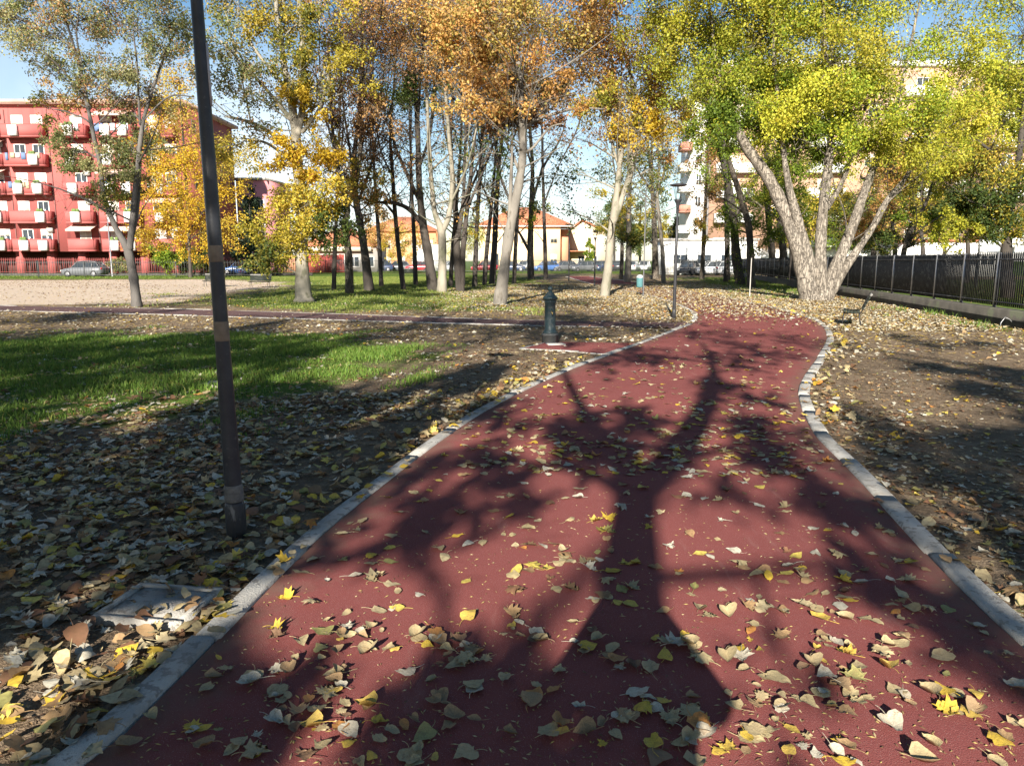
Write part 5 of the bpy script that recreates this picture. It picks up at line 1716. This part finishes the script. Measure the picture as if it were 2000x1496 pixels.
# ------------------------------------------------------------------ buildings
def hip_roof(x0, x1, y0, y1, z0, z1, over=.5, inset=None):
    x0, x1, y0, y1 = x0 - over, x1 + over, y0 - over, y1 + over
    d = (y1 - y0) / 2 if inset is None else inset
    ym = (y0 + y1) / 2
    V = [(x0, y0, z0), (x1, y0, z0), (x1, y1, z0), (x0, y1, z0), (x0 + d, ym, z1), (x1 - d, ym, z1)]
    mb = MB()
    mb.add(V, [(0, 1, 5, 4), (2, 3, 4, 5)], )
    mb.F.setdefault(3, []).append(np.array([(1, 2, 5), (3, 0, 4)]))
    mb.F.setdefault(4, []).append(np.array([(0, 3, 2, 1)]))
    return mb


def window(root, x, y, z, w, h, frame=WHITE, pane=None, depth=.12, ny=-1, shutter=None):
    """window on a wall that faces -y at depth y"""
    f = MB()
    b = .07
    f.box(x - w / 2 - b, x + w / 2 + b, y - .06, y - .003, z - b, z)
    f.box(x - w / 2 - b, x + w / 2 + b, y - .06, y - .003, z + h, z + h + b)
    f.box(x - w / 2 - b, x - w / 2, y - .06, y - .003, z, z + h)
    f.box(x + w / 2, x + w / 2 + b, y - .06, y - .003, z, z + h)
    f.box(x - .025, x + .025, y - .05, y - .022, z, z + h)
    fo = f.build('window', frame, root)
    MB().box(x - w / 2, x + w / 2, y - .02, y - .004, z, z + h).build('pane', pane or GLASS, fo)
    if shutter:
        MB().box(x - w / 2, x + w / 2, y - .048, y - .021, z + h * (1 - shutter), z + h).build('shutter', SHUTTER, fo)
    return fo


SHUTTER = pm('pale_shutter', (.62, .56, .47), (.5, .45, .38), 1.2, .7, .5, 4, stretch=(.05, .05, 6))


def build_red_block():
    red = pm('red_render', (.37, .098, .09), (.325, .084, .078), .35, .85, .06, 12, stretch=(1, 1, .12), c3=(.27, .075, .07), s3=1.6)
    red2 = pm('red_parapet', (.39, .105, .097), (.345, .09, .084), .5, .85, .05, 12)
    Y = 87.
    x1 = At(365, 400, Y)[0]
    x0 = x1 - 42
    D = 15.5
    root = empty('apartment_block', (0, 0, 0))
    w = MB().box(x0, x1, Y, Y + D, 2.68, 18.9)
    w.build('wall', red, root)
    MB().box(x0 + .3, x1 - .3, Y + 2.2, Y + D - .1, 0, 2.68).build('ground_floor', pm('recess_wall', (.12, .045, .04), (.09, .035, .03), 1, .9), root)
    x = x0 + .6
    k = 0
    while x < x1:
        MB().box(x - .4, x + .4, Y + .05, Y + .9, 0, 2.678).build('pillar', red, root)
        x += 3.6
    MB().box(x0 - .7, x1 + .7, Y - .9, Y + D + .6, 18.9, 19.25).build('roof', pm('roof_edge', (.5, .33, .28), (.38, .24, .2), .8, .85), root)
    MB().prism([(Y + 3, 19.25), (Y + D - 3, 19.25), (Y + D / 2, 20.9)], x0, x1 - 21, 'x').build('roof', pm('dark_roof', (.16, .13, .12), (.1, .08, .08), .8, .8), root)
    bays = [(-4.0, -.6, 1), (-9.4, -5.2, 2), (-13.3, -10.4, 1), (-19.6, -15.2, 2), (-24.4, -20.0, 2), (-29.4, -25.2, 2), (-35.6, -31.0, 2)]
    r = random.Random(4)
    wh = pm('white_panel', (.74, .72, .70), (.66, .64, .62), 1.2, .6)
    awn = pm('striped_awning', (.62, .42, .36), (.55, .35, .30), .8, .8)
    plant = pm('balcony_plant', (.08, .14, .04), (.14, .18, .05), 6, .8)
    for fl in range(5):
        z = 2.68 + 3.13 * fl
        for bi, (a, b, nw) in enumerate(bays):
            xa, xb = x1 + a, x1 + b
            p = MB()
            p.box(xa, xb, Y - 1.25, Y - .002, z, z + .16)
            p.box(xa, xb, Y - 1.25, Y - 1.13, z + .16, z + 1.35)
            p.box(xa, xa + .12, Y - 1.13, Y - .002, z + .16, z + 1.35)
            p.box(xb - .12, xb, Y - 1.13, Y - .002, z + .16, z + 1.35)
            p.box(xa - .03, xb + .03, Y - 1.28, Y - 1.10, z + 1.352, z + 1.40)
            bo = p.build('balcony', red2, root)
            for q in range(nw):
                xc = xa + (xb - xa) * ((.34, .80)[q] if nw == 2 else .45) + r.uniform(-.1, .1)
                if r.random() < .12:
                    continue
                MB().box(xc - .48, xc + .48, Y - 1.62, Y - 1.252, z + .1, z + 1.22).build('white_panel', wh, bo)
                if r.random() < .6:
                    mm = MB()
                    for _ in range(5):
                        mm.lathe([(.05, 0), (.2, .12), (.14, .3), (.02, .4)], (xc + r.uniform(-.35, .35), Y - 1.4 + r.uniform(-.1, .1), z + 1.22), 6)
                    mm.build('potted_plant', plant, bo)
            if r.random() < .35:
                xq = xa + .3
                lm = (pm('pale_laundry', (.6, .62, .66), (.5, .5, .55), 2, .9), pm('blue_laundry', (.14, .2, .34), (.1, .15, .28), 2, .9), pm('tan_laundry', (.45, .36, .25), (.38, .3, .2), 2, .9))
                while xq < xb - .6:
                    wq = r.uniform(.25, .6)
                    MB().box(xq, xq + wq, Y - 1.34, Y - 1.32, z + 1.42 - r.uniform(.5, .9), z + 1.42).build('laundry', lm[r.randrange(3)], bo)
                    xq += wq + r.uniform(.05, .5)
            if r.random() < .4:
                MB().box(xb - .95, xb - .25, Y - .34, Y - .004, z + 2.2, z + 2.72).build('air_conditioner', CONC, root)
            MB().box(xb + .12, xb + .2, Y - .1, Y - .003, z, z + 3.12).build('downpipe', pm('dull_pipe', (.2, .09, .08), (.16, .075, .07), 2, .7), root)
            n = 2 if xb - xa > 3.2 else 1
            for q in range(n):
                xc = xa + (xb - xa) * ((q + .5) / n) + r.uniform(-.1, .1)
                window(root, xc, Y, z + .2, 1.15, 2.25, shutter=r.choice((None, .3, .5, .95, None, .8)))
            if r.random() < .45 or fl == 4 and bi == 1:
                m = MB()
                m.add([(xa, Y - .02, z + 3.0), (xb, Y - .02, z + 3.0), (xb, Y - 1.5, z + 2.45), (xa, Y - 1.5, z + 2.45), (xa, Y - .02, z + 2.96), (xb, Y - .02, z + 2.96), (xb, Y - 1.5, z + 2.41), (xa, Y - 1.5, z + 2.41)],
                      [(0, 1, 2, 3), (7, 6, 5, 4), (3, 2, 6, 7), (0, 3, 7, 4), (1, 5, 6, 2)])
                m.box(xa, xb, Y - 1.52, Y - 1.5, z + 2.22, z + 2.46)
                m.build('awning', awn, bo)
        # side wall window
        for yy in (Y + 3.2, Y + 7.4):
            f = MB().box(x1 + .003, x1 + .07, yy - .55, yy + .55, z + 1.0, z + 2.6)
            fo = f.build('window', WHITE, root)
            MB().box(x1 + .071, x1 + .08, yy - .43, yy + .43, z + 1.1, z + 2.5).build('pane', GLASS, fo)
    tag(root, 'red rendered apartment block with rows of balconies and white panels', 'apartment building')


def build_houses():
    # pink building
    Y = 104.5
    a, b = At(463, 400, Y)[0], At(524, 400, Y)[0]
    top = At(500, 352, Y)[2]
    root = empty('pink_building', (0, 0, 0))
    MB().box(a, b, Y, Y + 10, 0, top).build('wall', pm('pink_render', (.62, .26, .28), (.55, .22, .24), .5, .85), root)
    MB().box(a - .3, b + .3, Y - .3, Y + 10.3, top, top + .3).build('roof', CONC, root)
    for z in (2, 5.2, 8.4):
        for k in (.3, .75):
            window(root, a + (b - a) * k, Y, z, .9, 1.4)
    tag(root, 'tall pink building just right of the red apartment block', 'building')
    # low long house with terracotta roof
    Y = 112
    a, b = At(590, 500, Y)[0], At(735, 500, Y)[0]
    e, t = At(650, 481, Y)[2], At(650, 452, Y)[2]
    root = empty('low_house', (0, 0, 0))
    MB().box(a, b, Y, Y + 9, 0, e).build('wall', pm('grey_plaster', (.36, .33, .30), (.28, .26, .24), .7, .9), root)
    hip_roof(a, b, Y, Y + 9, e, t + .6, .6).build('roof', TERRA, root)
    MB().box(a + .2, b - .6, Y - .8, Y - .62, e - .75, e - .12).build('gutter', pm('cream_trim', (.55, .50, .38), (.45, .4, .3), 1, .8), root)
    for k in range(5):
        window(root, a + (b - a) * (k + .5) / 5, Y, .8, 1.4, 1.4)
    tag(root, 'low house with a wide terracotta roof behind the red board fence', 'house')
    # farther house
    Y = 138
    a, b = At(716, 500, Y)[0], At(852, 500, Y)[0]
    e, t = At(780, 452, Y)[2], At(780, 425, Y)[2]
    root = empty('orange_house', (0, 0, 0))
    MB().box(a, b, Y, Y + 10, 0, e).build('wall', pm('orange_render', (.62, .33, .17), (.52, .27, .14), .6, .85), root)
    hip_roof(a, b, Y, Y + 10, e, t + .4, .7).build('roof', TERRA, root)
    for z in (.9, 3.9):
        for k in range(5):
            window(root, a + (b - a) * (k + .5) / 5, Y, z, 1.1, 1.4, shutter=(None, .5, .9)[k % 3])
    tag(root, 'orange rendered house with tiled roof behind the grove', 'house')
    # yellow house
    Y = 140
    a, b = At(938, 500, Y)[0], At(1094, 500, Y)[0]
    e, t = At(1000, 441, Y)[2], At(1000, 409, Y)[2]
    yel = pm('yellow_render', (.78, .60, .38), (.70, .53, .33), .5, .85)
    root = empty('yellow_house', (0, 0, 0))
    MB().box(a, b, Y, Y + 13, 0, e).build('wall', yel, root)
    c = At(1112, 500, Y)[0]
    MB().box(b + .002, c, Y + 3, Y + 12, 0, e - .5).build('side_wing', pm('ochre_render', (.5, .26, .16), (.43, .22, .13), .5, .85), root)
    rf = hip_roof(a, c, Y, Y + 13, e, t + .8, .9).build('roof', TERRA, root)
    MB().box(c - 4.4, c - 3.7, Y + 4, Y + 4.7, e + 1.2, e + 3.4).build('chimney', CONC, rf)
    MB().box(a - .85, c + .85, Y - .86, Y - .7, e - .22, e - .004).build('gutter', WHITE, root)
    for z in (1.2, 4.9):
        for k in (.1, .32, .55, .92):
            window(root, a + (b - a) * k, Y, z, 1.1, 1.6, frame=yel, shutter=(.95, None, .9, .6)[int(k * 4) % 4])
    window(root, a + (b - a) * .14, Y, .3, 2.6, 2.6, frame=CONC)
    tag(root, 'pale yellow two storey house with red hipped roof behind the railing', 'house')
    # small gabled house with porch
    Y = 150
    a, b = At(1110, 500, Y)[0], At(1182, 500, Y)[0]
    e, t = At(1150, 452, Y)[2], At(1150, 432, Y)[2]
    root = empty('gabled_house', (0, 0, 0))
    MB().prism([(a, 0), (b, 0), (b, e), ((a + b) / 2 - 1, t), (a, e)], Y, Y + 10).build('wall', pm('cream_render', (.72, .60, .44), (.64, .53, .39), .5, .85), root)
    m = MB()
    xm = (a + b) / 2 - 1
    m.prism([(a - .5, e - .25), (xm, t + .02), (xm, t + .3), (a - .5, e + .05)], Y - .6, Y + 10.4)
    m.prism([(xm + .001, t + .02), (b + .5, e - .25), (b + .5, e + .05), (xm + .001, t + .3)], Y - .6, Y + 10.4)
    m.build('roof', TERRA, root)
    pr = MB().box(a - 1, a + 3.5, Y - 3, Y - .002, 3.4, 3.6)
    pr.build('porch', TERRA, root)
    MB().box(a - .8, a - .5, Y - 2.9, Y - 2.6, 0, 3.4).build('porch_post', yel, root)
    MB().box(a + 3.0, a + 3.3, Y - 2.9, Y - 2.6, 0, 3.4).build('porch_post', yel, root)
    for k in (.35, .7):
        window(root, a + (b - a) * k, Y, 1.0, 1.1, 1.5)
    tag(root, 'small cream gabled house right of the yellow house', 'house')
    # low white building
    Y = 90
    a, b = At(1292, 500, Y)[0], At(1478, 500, Y)[0]
    t = At(1360, 470, Y)[2]
    root = empty('white_building', (0, 0, 0))
    MB().box(a, b, Y, Y + 6, 0, t).build('wall', WHITE, root)
    MB().box(a - .2, b + .2, Y - .2, Y + 6.2, t, t + .25).build('roof', CONC, root)
    for k in (.2, .45, .7):
        window(root, a + (b - a) * k, Y, 1.3, 1.6, 1.0)
    tag(root, 'low white building with flat roof behind the parked cars', 'building')
    # white tower
    Y = 98
    a, b = At(1327, 500, Y)[0], At(1370, 500, Y)[0]
    t = At(1340, 200, Y)[2]
    root = empty('white_tower', (0, 0, 0))
    MB().box(a + 1.3, b, Y, Y + 7, 0, t).build('wall', WHITE, root)
    MB().box(b + .003, b + .6, Y - .4, Y + 6, 0, t + .5).build('drain_shaft', pm('grey_shaft', (.30, .28, .27), (.24, .22, .21), 1, .8), root)
    n = int(t / 2.6)
    for i in range(1, n):
        z = i * 2.6
        m = MB().box(a, a + 1.29, Y + .1, Y + 3, z, z + .16)
        m.box(a, a + .1, Y + .1, Y + 3, z + .16, z + .95)
        m.box(a + .101, a + 1.29, Y + .1, Y + .2, z + .16, z + .95)
        m.build('balcony', WHITE if i % 3 else pm('tower_red_band', (.42, .2, .15), (.36, .17, .12), 1, .8), root)
        window(root, a + 2.1, Y, z + .8, .6, 1.1)
    MB().box(a - .2, b + .7, Y - .5, Y + 7.2, t + .5, t + .8).build('roof', CONC, root)
    tag(root, 'narrow white tower block with corner balconies behind the lamp post', 'apartment building')
    # salmon block
    Y = 100
    a, b = At(1382, 500, Y)[0], At(1990, 500, Y)[0]
    t = At(1700, 130, Y)[2]
    root = empty('salmon_block', (0, 0, 0))
    sal = pm('salmon_render', (.46, .29, .20), (.41, .25, .175), .4, .85)
    MB().box(a, b, Y, Y + 12, 3.4, t).build('wall', sal, root)
    MB().box(a + .4, b - .4, Y + .4, Y + 11.6, 0, 3.4).build('base', WHITE, root)
    MB().box(a - .4, b + .4, Y - .5, Y + 12.5, t, t + .6).build('roof', WHITE, root)
    fl = int((t - 3.4) / 3.15)
    r = random.Random(9)
    bw = (b - a) / 7
    for i in range(fl):
        z = 3.4 + 3.15 * i
        for k in range(7):
            xa = a + bw * k
            if k % 2 == 0:
                m = MB().box(xa + .5, xa + bw - .5, Y - 1.3, Y - .003, z, z + .2)
                m.box(xa + .5, xa + bw - .5, Y - 1.3, Y - 1.18, z + .2, z + 1.2)
                m.box(xa + .5, xa + .62, Y - 1.18, Y - .003, z + .2, z + 1.2)
                m.box(xa + bw - .62, xa + bw - .5, Y - 1.18, Y - .003, z + .2, z + 1.2)
                m.build('balcony', WHITE, root)
            window(root, xa + bw / 2, Y, z + (.25 if k % 2 == 0 else .95), 1.4, 2.1 if k % 2 == 0 else 1.4, shutter=r.choice((None, .4, .9)))
    tag(root, 'tall salmon apartment block with white balconies behind the right hand trees', 'apartment building')
    # pale boundary wall in front of it
    Y = 84
    o = MB().box(At(1385, 500, Y)[0], At(1480, 500, Y)[0], Y, Y + .3, 0, At(1400, 478, Y)[2])
    o.box(At(1385, 500, Y)[0] - .05, At(1480, 500, Y)[0] + .05, Y - .08, Y + .38, At(1400, 478, Y)[2], At(1400, 478, Y)[2] + .12)
    # longer white garden wall to the right
    Y = 78
    m = MB().box(At(1765, 500, Y)[0], At(1960, 500, Y)[0], Y, Y + 6, 0, At(1800, 472, Y)[2])
    root = empty('white_shed', (0, 0, 0))
    m.build('wall', WHITE, root)
    z = At(1800, 472, Y)[2]
    MB().box(At(1765, 500, Y)[0] - .3, At(1960, 500, Y)[0] + .3, Y - .3, Y + 6.3, z, z + .25).build('roof', TERRA, root)
    for k in (1870, 1900, 1930):
        window(root, At(k, 500, Y)[0], Y, 1.2, 1.2, .9)
    tag(root, 'long low white building with a red roof edge behind the iron fence', 'building')
    # white framed board behind the fence
    Y = 46
    p = At(1934, 478, Y)
    root = empty('notice_board', (p[0], p[1], 0))
    zc = p[2]
    MB().box(-.62, .62, -.02, .02, zc - .42, zc + .42).build('panel', pm('board_white', (.72, .75, .76), (.66, .69, .70), 2, .5), root)
    f = MB()
    for x0, x1, z0, z1 in ((-.70, .70, zc + .42, zc + .50), (-.70, .70, zc - .50, zc - .42), (-.70, -.62, zc - .42, zc + .42), (.62, .70, zc - .42, zc + .42)):
        f.box(x0, x1, -.04, .04, z0, z1)
    f.build('frame', GREYMET, root)
    for x in (-.6, .6):
        MB().box(x - .04, x + .04, .041, .12, 0, zc + .4).build('post', GREYMET, root)
    tag(root, 'blank white board in a grey frame standing behind the iron fence', 'board')


# ------------------------------------------------------------------ cars
def make_car(paint, suv=False, name='parked_car'):
    """4.2 m hatchback along local x, front towards -x"""
    root = empty(name, (0, 0, 0))
    H = 1.62 if suv else 1.47
    st = [  # x, half width, z low, z belt(shoulder), hood top
        (-2.10, .62, .34, .55, .60), (-2.02, .76, .24, .66, .72), (-1.70, .84, .20, .78, .82), (-1.10, .87, .19, .86, .92), (-.85, .875, .19, .89, .96),
        (0, .88, .19, .92, .96), (.9, .88, .19, .94, .98), (1.6, .86, .20, .95, 1.0), (1.98, .80, .25, .94, 1.0), (2.10, .70, .36, .85, .92)]
    body = MB()
    V = []
    n = 10
    for x, w, zl, zb, zt in st:
        V += [(x, -w * .86, zl), (x, -w, zl + .14), (x, -w * 1.0, (zl + zb) / 2 + .1), (x, -w * .97, zb), (x, -w * .86, zt), (x, w * .86, zt), (x, w * .97, zb), (x, w, (zl + zb) / 2 + .1), (x, w, zl + .14), (x, w * .86, zl)]
    k = len(st)
    Fq = [(i * n + j, i * n + (j + 1) % n, (i + 1) * n + (j + 1) % n, (i + 1) * n + j) for i in range(k - 1) for j in range(n)]
    body.add(V, Fq)
    body.F.setdefault(n, []).append(np.array([list(range(n))[::-1], [(k - 1) * n + i for i in range(n)]]))
    # roof and pillars
    rf = [(-.35, .60, H - .06), (0., .63, H), (.8, .63, H), (1.45, .58, H - .09)]
    V = []
    for x, w, z in rf:
        V += [(x, -w, z - .05), (x, -w * .85, z), (x, w * .85, z), (x, w, z - .05)]
    body.add(V, [(i * 4 + j, i * 4 + (j + 1) % 4, (i + 1) * 4 + (j + 1) % 4, (i + 1) * 4 + j) for i in range(3) for j in range(4)])
    for s in (-1, 1):
        for a, b in (((-.95, .78, .93), (-.35, .60, H - .08)), ((.35, .82, .95), (.35, .62, H - .05)), ((1.20, .81, .97), (1.12, .60, H - .07)), ((1.88, .72, .98), (1.45, .57, H - .12))):
            body.tube(np.array([(a[0], s * a[1], a[2]), (b[0], s * b[1], b[2])]), .04, 5)
    bo = body.build('body', paint, root, True)
    gl = MB()
    c0 = [(-.97, .76, .93), (-.35, .585, H - .085), (1.42, .56, H - .13), (1.92, .71, .985)]
    V = [(x, -w, z) for x, w, z in c0] + [(x, w, z) for x, w, z in c0]
    gl.add(V, [(0, 1, 2, 3), (7, 6, 5, 4), (0, 4, 5, 1), (1, 5, 6, 2), (2, 6, 7, 3)])
    gl.build('windows', GLASS, root)
    hub = pm('wheel_rim', (.35, .35, .36), (.25, .25, .26), 8, .35, metal=.7)
    for x in (-1.32, 1.30):
        for s in (-1, 1):
            t = MB()
            a = np.linspace(0, 2 * math.pi, 18, endpoint=False)
            prof = [(.19, .0), (.30, .0), (.315, .03), (.315, .17), (.30, .20), (.19, .20)]
            V = [(x + r_ * math.cos(q), s * (.70 + y_), .315 + r_ * math.sin(q)) for r_, y_ in prof for q in a]
            m_ = len(a)
            t.add(V, [(i * m_ + j, i * m_ + (j + 1) % m_, (i + 1) * m_ + (j + 1) % m_, (i + 1) * m_ + j) for i in range(5) for j in range(m_)])
            w = t.build('wheel', RUBBER, root, True)
            rim = MB()
            V = [(x + .195 * math.cos(q), s * .88, .315 + .195 * math.sin(q)) for q in a] + [(x, s * .90, .315)]
            rim.add(V, [(j, (j + 1) % m_, m_) for j in range(m_)])
            rim.build('rim', hub, w)
    for s in (-1, 1):
        MB().obox((-2.02, s * .58, .63), (.07, 0, .02), (0, .14, 0), (0, 0, .07)).build('headlight', pm('lamp_glass', (.7, .7, .68), (.6, .6, .58), 5, .2), root)
        MB().obox((2.06, s * .64, .84), (.05, 0, 0), (0, .1, 0), (0, 0, .09)).build('tail_light', pm('red_lens', (.4, .02, .02), (.3, .02, .02), 5, .3), root)
    return root


def paintm(n, c):
    return pm('car_paint_' + n, c, tuple(x * .92 for x in c), 1., .28, spec=.6)


def build_cars():
    P = {'grey': paintm('grey', (.12, .125, .135)), 'silver': paintm('silver', (.45, .46, .47)), 'white': paintm('white', (.72, .72, .71)), 'red': paintm('red', (.35, .03, .04)), 'blue': paintm('blue', (.06, .13, .32)), 'black': paintm('black', (.03, .03, .035)), 'darkblue': paintm('dark_blue', (.04, .06, .12))}
    proto = make_car(P['grey'], True)
    proto.location = At(166, 530, 77) * [1, 1, 0]
    tag(proto, 'grey hatchback parked before the red apartment block', 'car')
    row = [(470, 'blue', 88, 8, 'blue car showing behind the railing right of the nearest lamp post'), (640, 'darkblue', 118, 4, 'dark blue car in front of the red board fence'), (695, 'white', 118, -10, 'white car between the two mottled grove trunks'),
           (742, 'darkblue', 116, 6, 'dark estate car right of the leaning dark grove tree'), (776, 'grey', 118, 4, 'grey car just left of the thinnest grove tree'), (818, 'red', 117, 0, 'dark red car in front of the white hoarding'),
           (880, 'silver', 118, 20, 'silver car behind the whitish cup-forked plane'), (946, 'red', 117, 2, 'red car left of the leaning grey trunk'), (1002, 'darkblue', 118, -8, 'dark car between the leaning trunk and the reddish-footed tree'),
           (1024, 'white', 124, 70, 'white car behind the reddish-footed tree'), (1066, 'blue', 118, 14, 'blue car in front of the yellow house'), (1102, 'grey', 119, 25, 'grey car left of the far lamp posts'), (1139, 'grey', 116, 20, 'dark grey car under the round conifer by the porch'),
           (1172, 'darkblue', 118, 60, 'dark car behind the forked pale plane'), (1206, 'black', 119, 80, 'black car at the path gate'), (1236, 'silver', 118, 70, 'silver car right of the path gate'), (1258, 'white', 124, 70, 'white car behind the teal litter bin'),
           (1345, 'black', 86.5, 60, 'black car right of the lamp post at the junction'), (1388, 'white', 86.5, 12, 'white car in front of the salmon block'), (1428, 'silver', 86.5, 10, 'silver car behind the ivy tree')]
    made = {}
    for x, c, Y, rz, lab in row:
        o = copy_tree(proto)
        o.location = At(x, 530, Y) * [1, 1, 0]
        o.rotation_euler = (0, 0, R(rz + (180 if x % 3 == 0 else 0)))
        for ch in o.children:
            if ch.name.startswith('body'):
                if c not in made:
                    me = ch.data.copy()
                    me.materials.clear()
                    me.materials.append(P[c])
                    made[c] = me
                ch.data = made[c]
        tag(o, lab, 'car', 'cars parked beyond the railing')


# ------------------------------------------------------------------ the photographer, seen as a shadow
def skinned(name, verts, edges, m, parent=None, levels=2):
    me = bpy.data.meshes.new(name)
    me.from_pydata([v[:3] for v in verts], edges, [])
    o = bpy.data.objects.new(name, me)
    COL.objects.link(o)
    me.materials.append(m)
    o.modifiers.new('skin', 'SKIN')
    for i, v in enumerate(verts):
        sv = me.skin_vertices[0].data[i]
        rx = v[3]
        sv.radius = (rx, v[4] if len(v) > 4 else rx)
        sv.use_root = (i == 0)
    s = o.modifiers.new('sub', 'SUBSURF')
    s.levels = 1
    s.render_levels = levels
    if parent:
        o.parent = parent
    return o


def build_person():
    root = empty('person', (-.02, -.36, 0))
    v, e = [], []
    def add(*p, to=None):
        v.append(p)
        if to is not None:
            e.append((to, len(v) - 1))
        return len(v) - 1
    pel = add(0, 0, .96, .18, .13)
    wa = add(0, .01, 1.10, .18, .125, to=pel)
    ch = add(0, .0, 1.30, .20, .14, to=wa)
    nb = add(0, .0, 1.45, .09, .085, to=ch)
    nk = add(0, .02, 1.52, .055, to=nb)
    hd = add(0, .035, 1.62, .085, .10, to=nk)
    tp = add(0, .03, 1.71, .06, .07, to=hd)
    for s in (-1, 1):
        hp = add(s * .10, 0, .88, .095, to=pel)
        kn = add(s * .12, .02, .50, .068, to=hp)
        an = add(s * .13, -.01, .09, .048, to=kn)
        ft = add(s * .15, .14, .045, .042, to=an)
        sh = add(s * .20, 0, 1.40, .078, to=ch)
        el = add(s * .315, .10, 1.215, .072, to=sh)
        wr = add(s * .12, .30, 1.50, .042, to=el)
        pm_ = add(s * .085, .325, 1.565, .030, .018, to=wr)
        for k in range(4):
            b = add(s * (.078 - .004 * k), .333 + .004 * k, 1.585 + .018 * (k - 1), .010, to=pm_)
            b = add(s * (.058 - .004 * k), .350, 1.592 + .018 * (k - 1), .0085, to=b)
            add(s * (.036 + .004 * k), .352, 1.595 + .018 * (k - 1), .0075, to=b)
        b = add(s * .072, .318, 1.60, .011, to=pm_)
        add(s * .045, .322, 1.615, .009, to=b)
    m, t, b = nodes_of('person_clothes')
    pos = N(t, 'ShaderNodeTexCoord').outputs['Object']
    sp3 = N(t, 'ShaderNodeSeparateXYZ')
    t.links.new(pos, sp3.inputs[0])
    c = mixc(t, rngn(t, sp3.outputs['Z'], .93, .94), (.03, .04, .07), (.05, .055, .06))
    c = mixc(t, rngn(t, sp3.outputs['Z'], 1.49, 1.50), c, (.5, .32, .24))
    t.links.new(c, b.inputs['Base Color'])
    b.inputs['Roughness'].default_value = .85
    skinned('body', v, e, m, root)
    hair = MB().lathe([(.088, -.02), (.102, .03), (.098, .08), (.07, .125), (.02, .145)], (0, .012, 1.635), 16)
    hair.build('hair', pm('dark_hair', (.03, .02, .015), (.05, .035, .025), 20, .6), root, True)
    fc = MB()
    fc.tube(np.array([(0, .125, 1.66), (0, .148, 1.625), (0, .135, 1.612)]), [.008, .016, .012], 8)
    fc.tube(np.array([(-.028, .125, 1.578), (0, .134, 1.576), (.028, .125, 1.578)]), .007, 6)
    fc.build('nose_and_mouth', m, root, True)
    for s in (-1, 1):
        MB().lathe([(.002, -.012), (.010, -.006), (.012, 0), (.010, .006), (.002, .012)], (s * .034, .118, 1.655), 10).build('eye', WHITE, root, True)
        MB().lathe([(.006, -.03), (.016, -.015), (.018, .012), (.006, .03)], (s * .092, .03, 1.64), 8).build('ear', m, root, True)
    tag(root, 'person in dark clothes holding up a phone, whose shadow lies on the path', 'person')
    ph = MB().box(-.075, .075, -.008, 0, -.037, .037)
    o = ph.build('phone', BLACK)
    o.location = (-.02 + .02, -.012, EYE)
    tag(o, 'dark phone held level in both hands of the person', 'phone')


build_paths()
build_red_block()
build_houses()
build_fences()
build_trees()
build_shade_trees()
build_lamps()
build_fountain()
build_furniture()
build_cars()
build_person()
build_grass()
build_leaves()
build_debris()
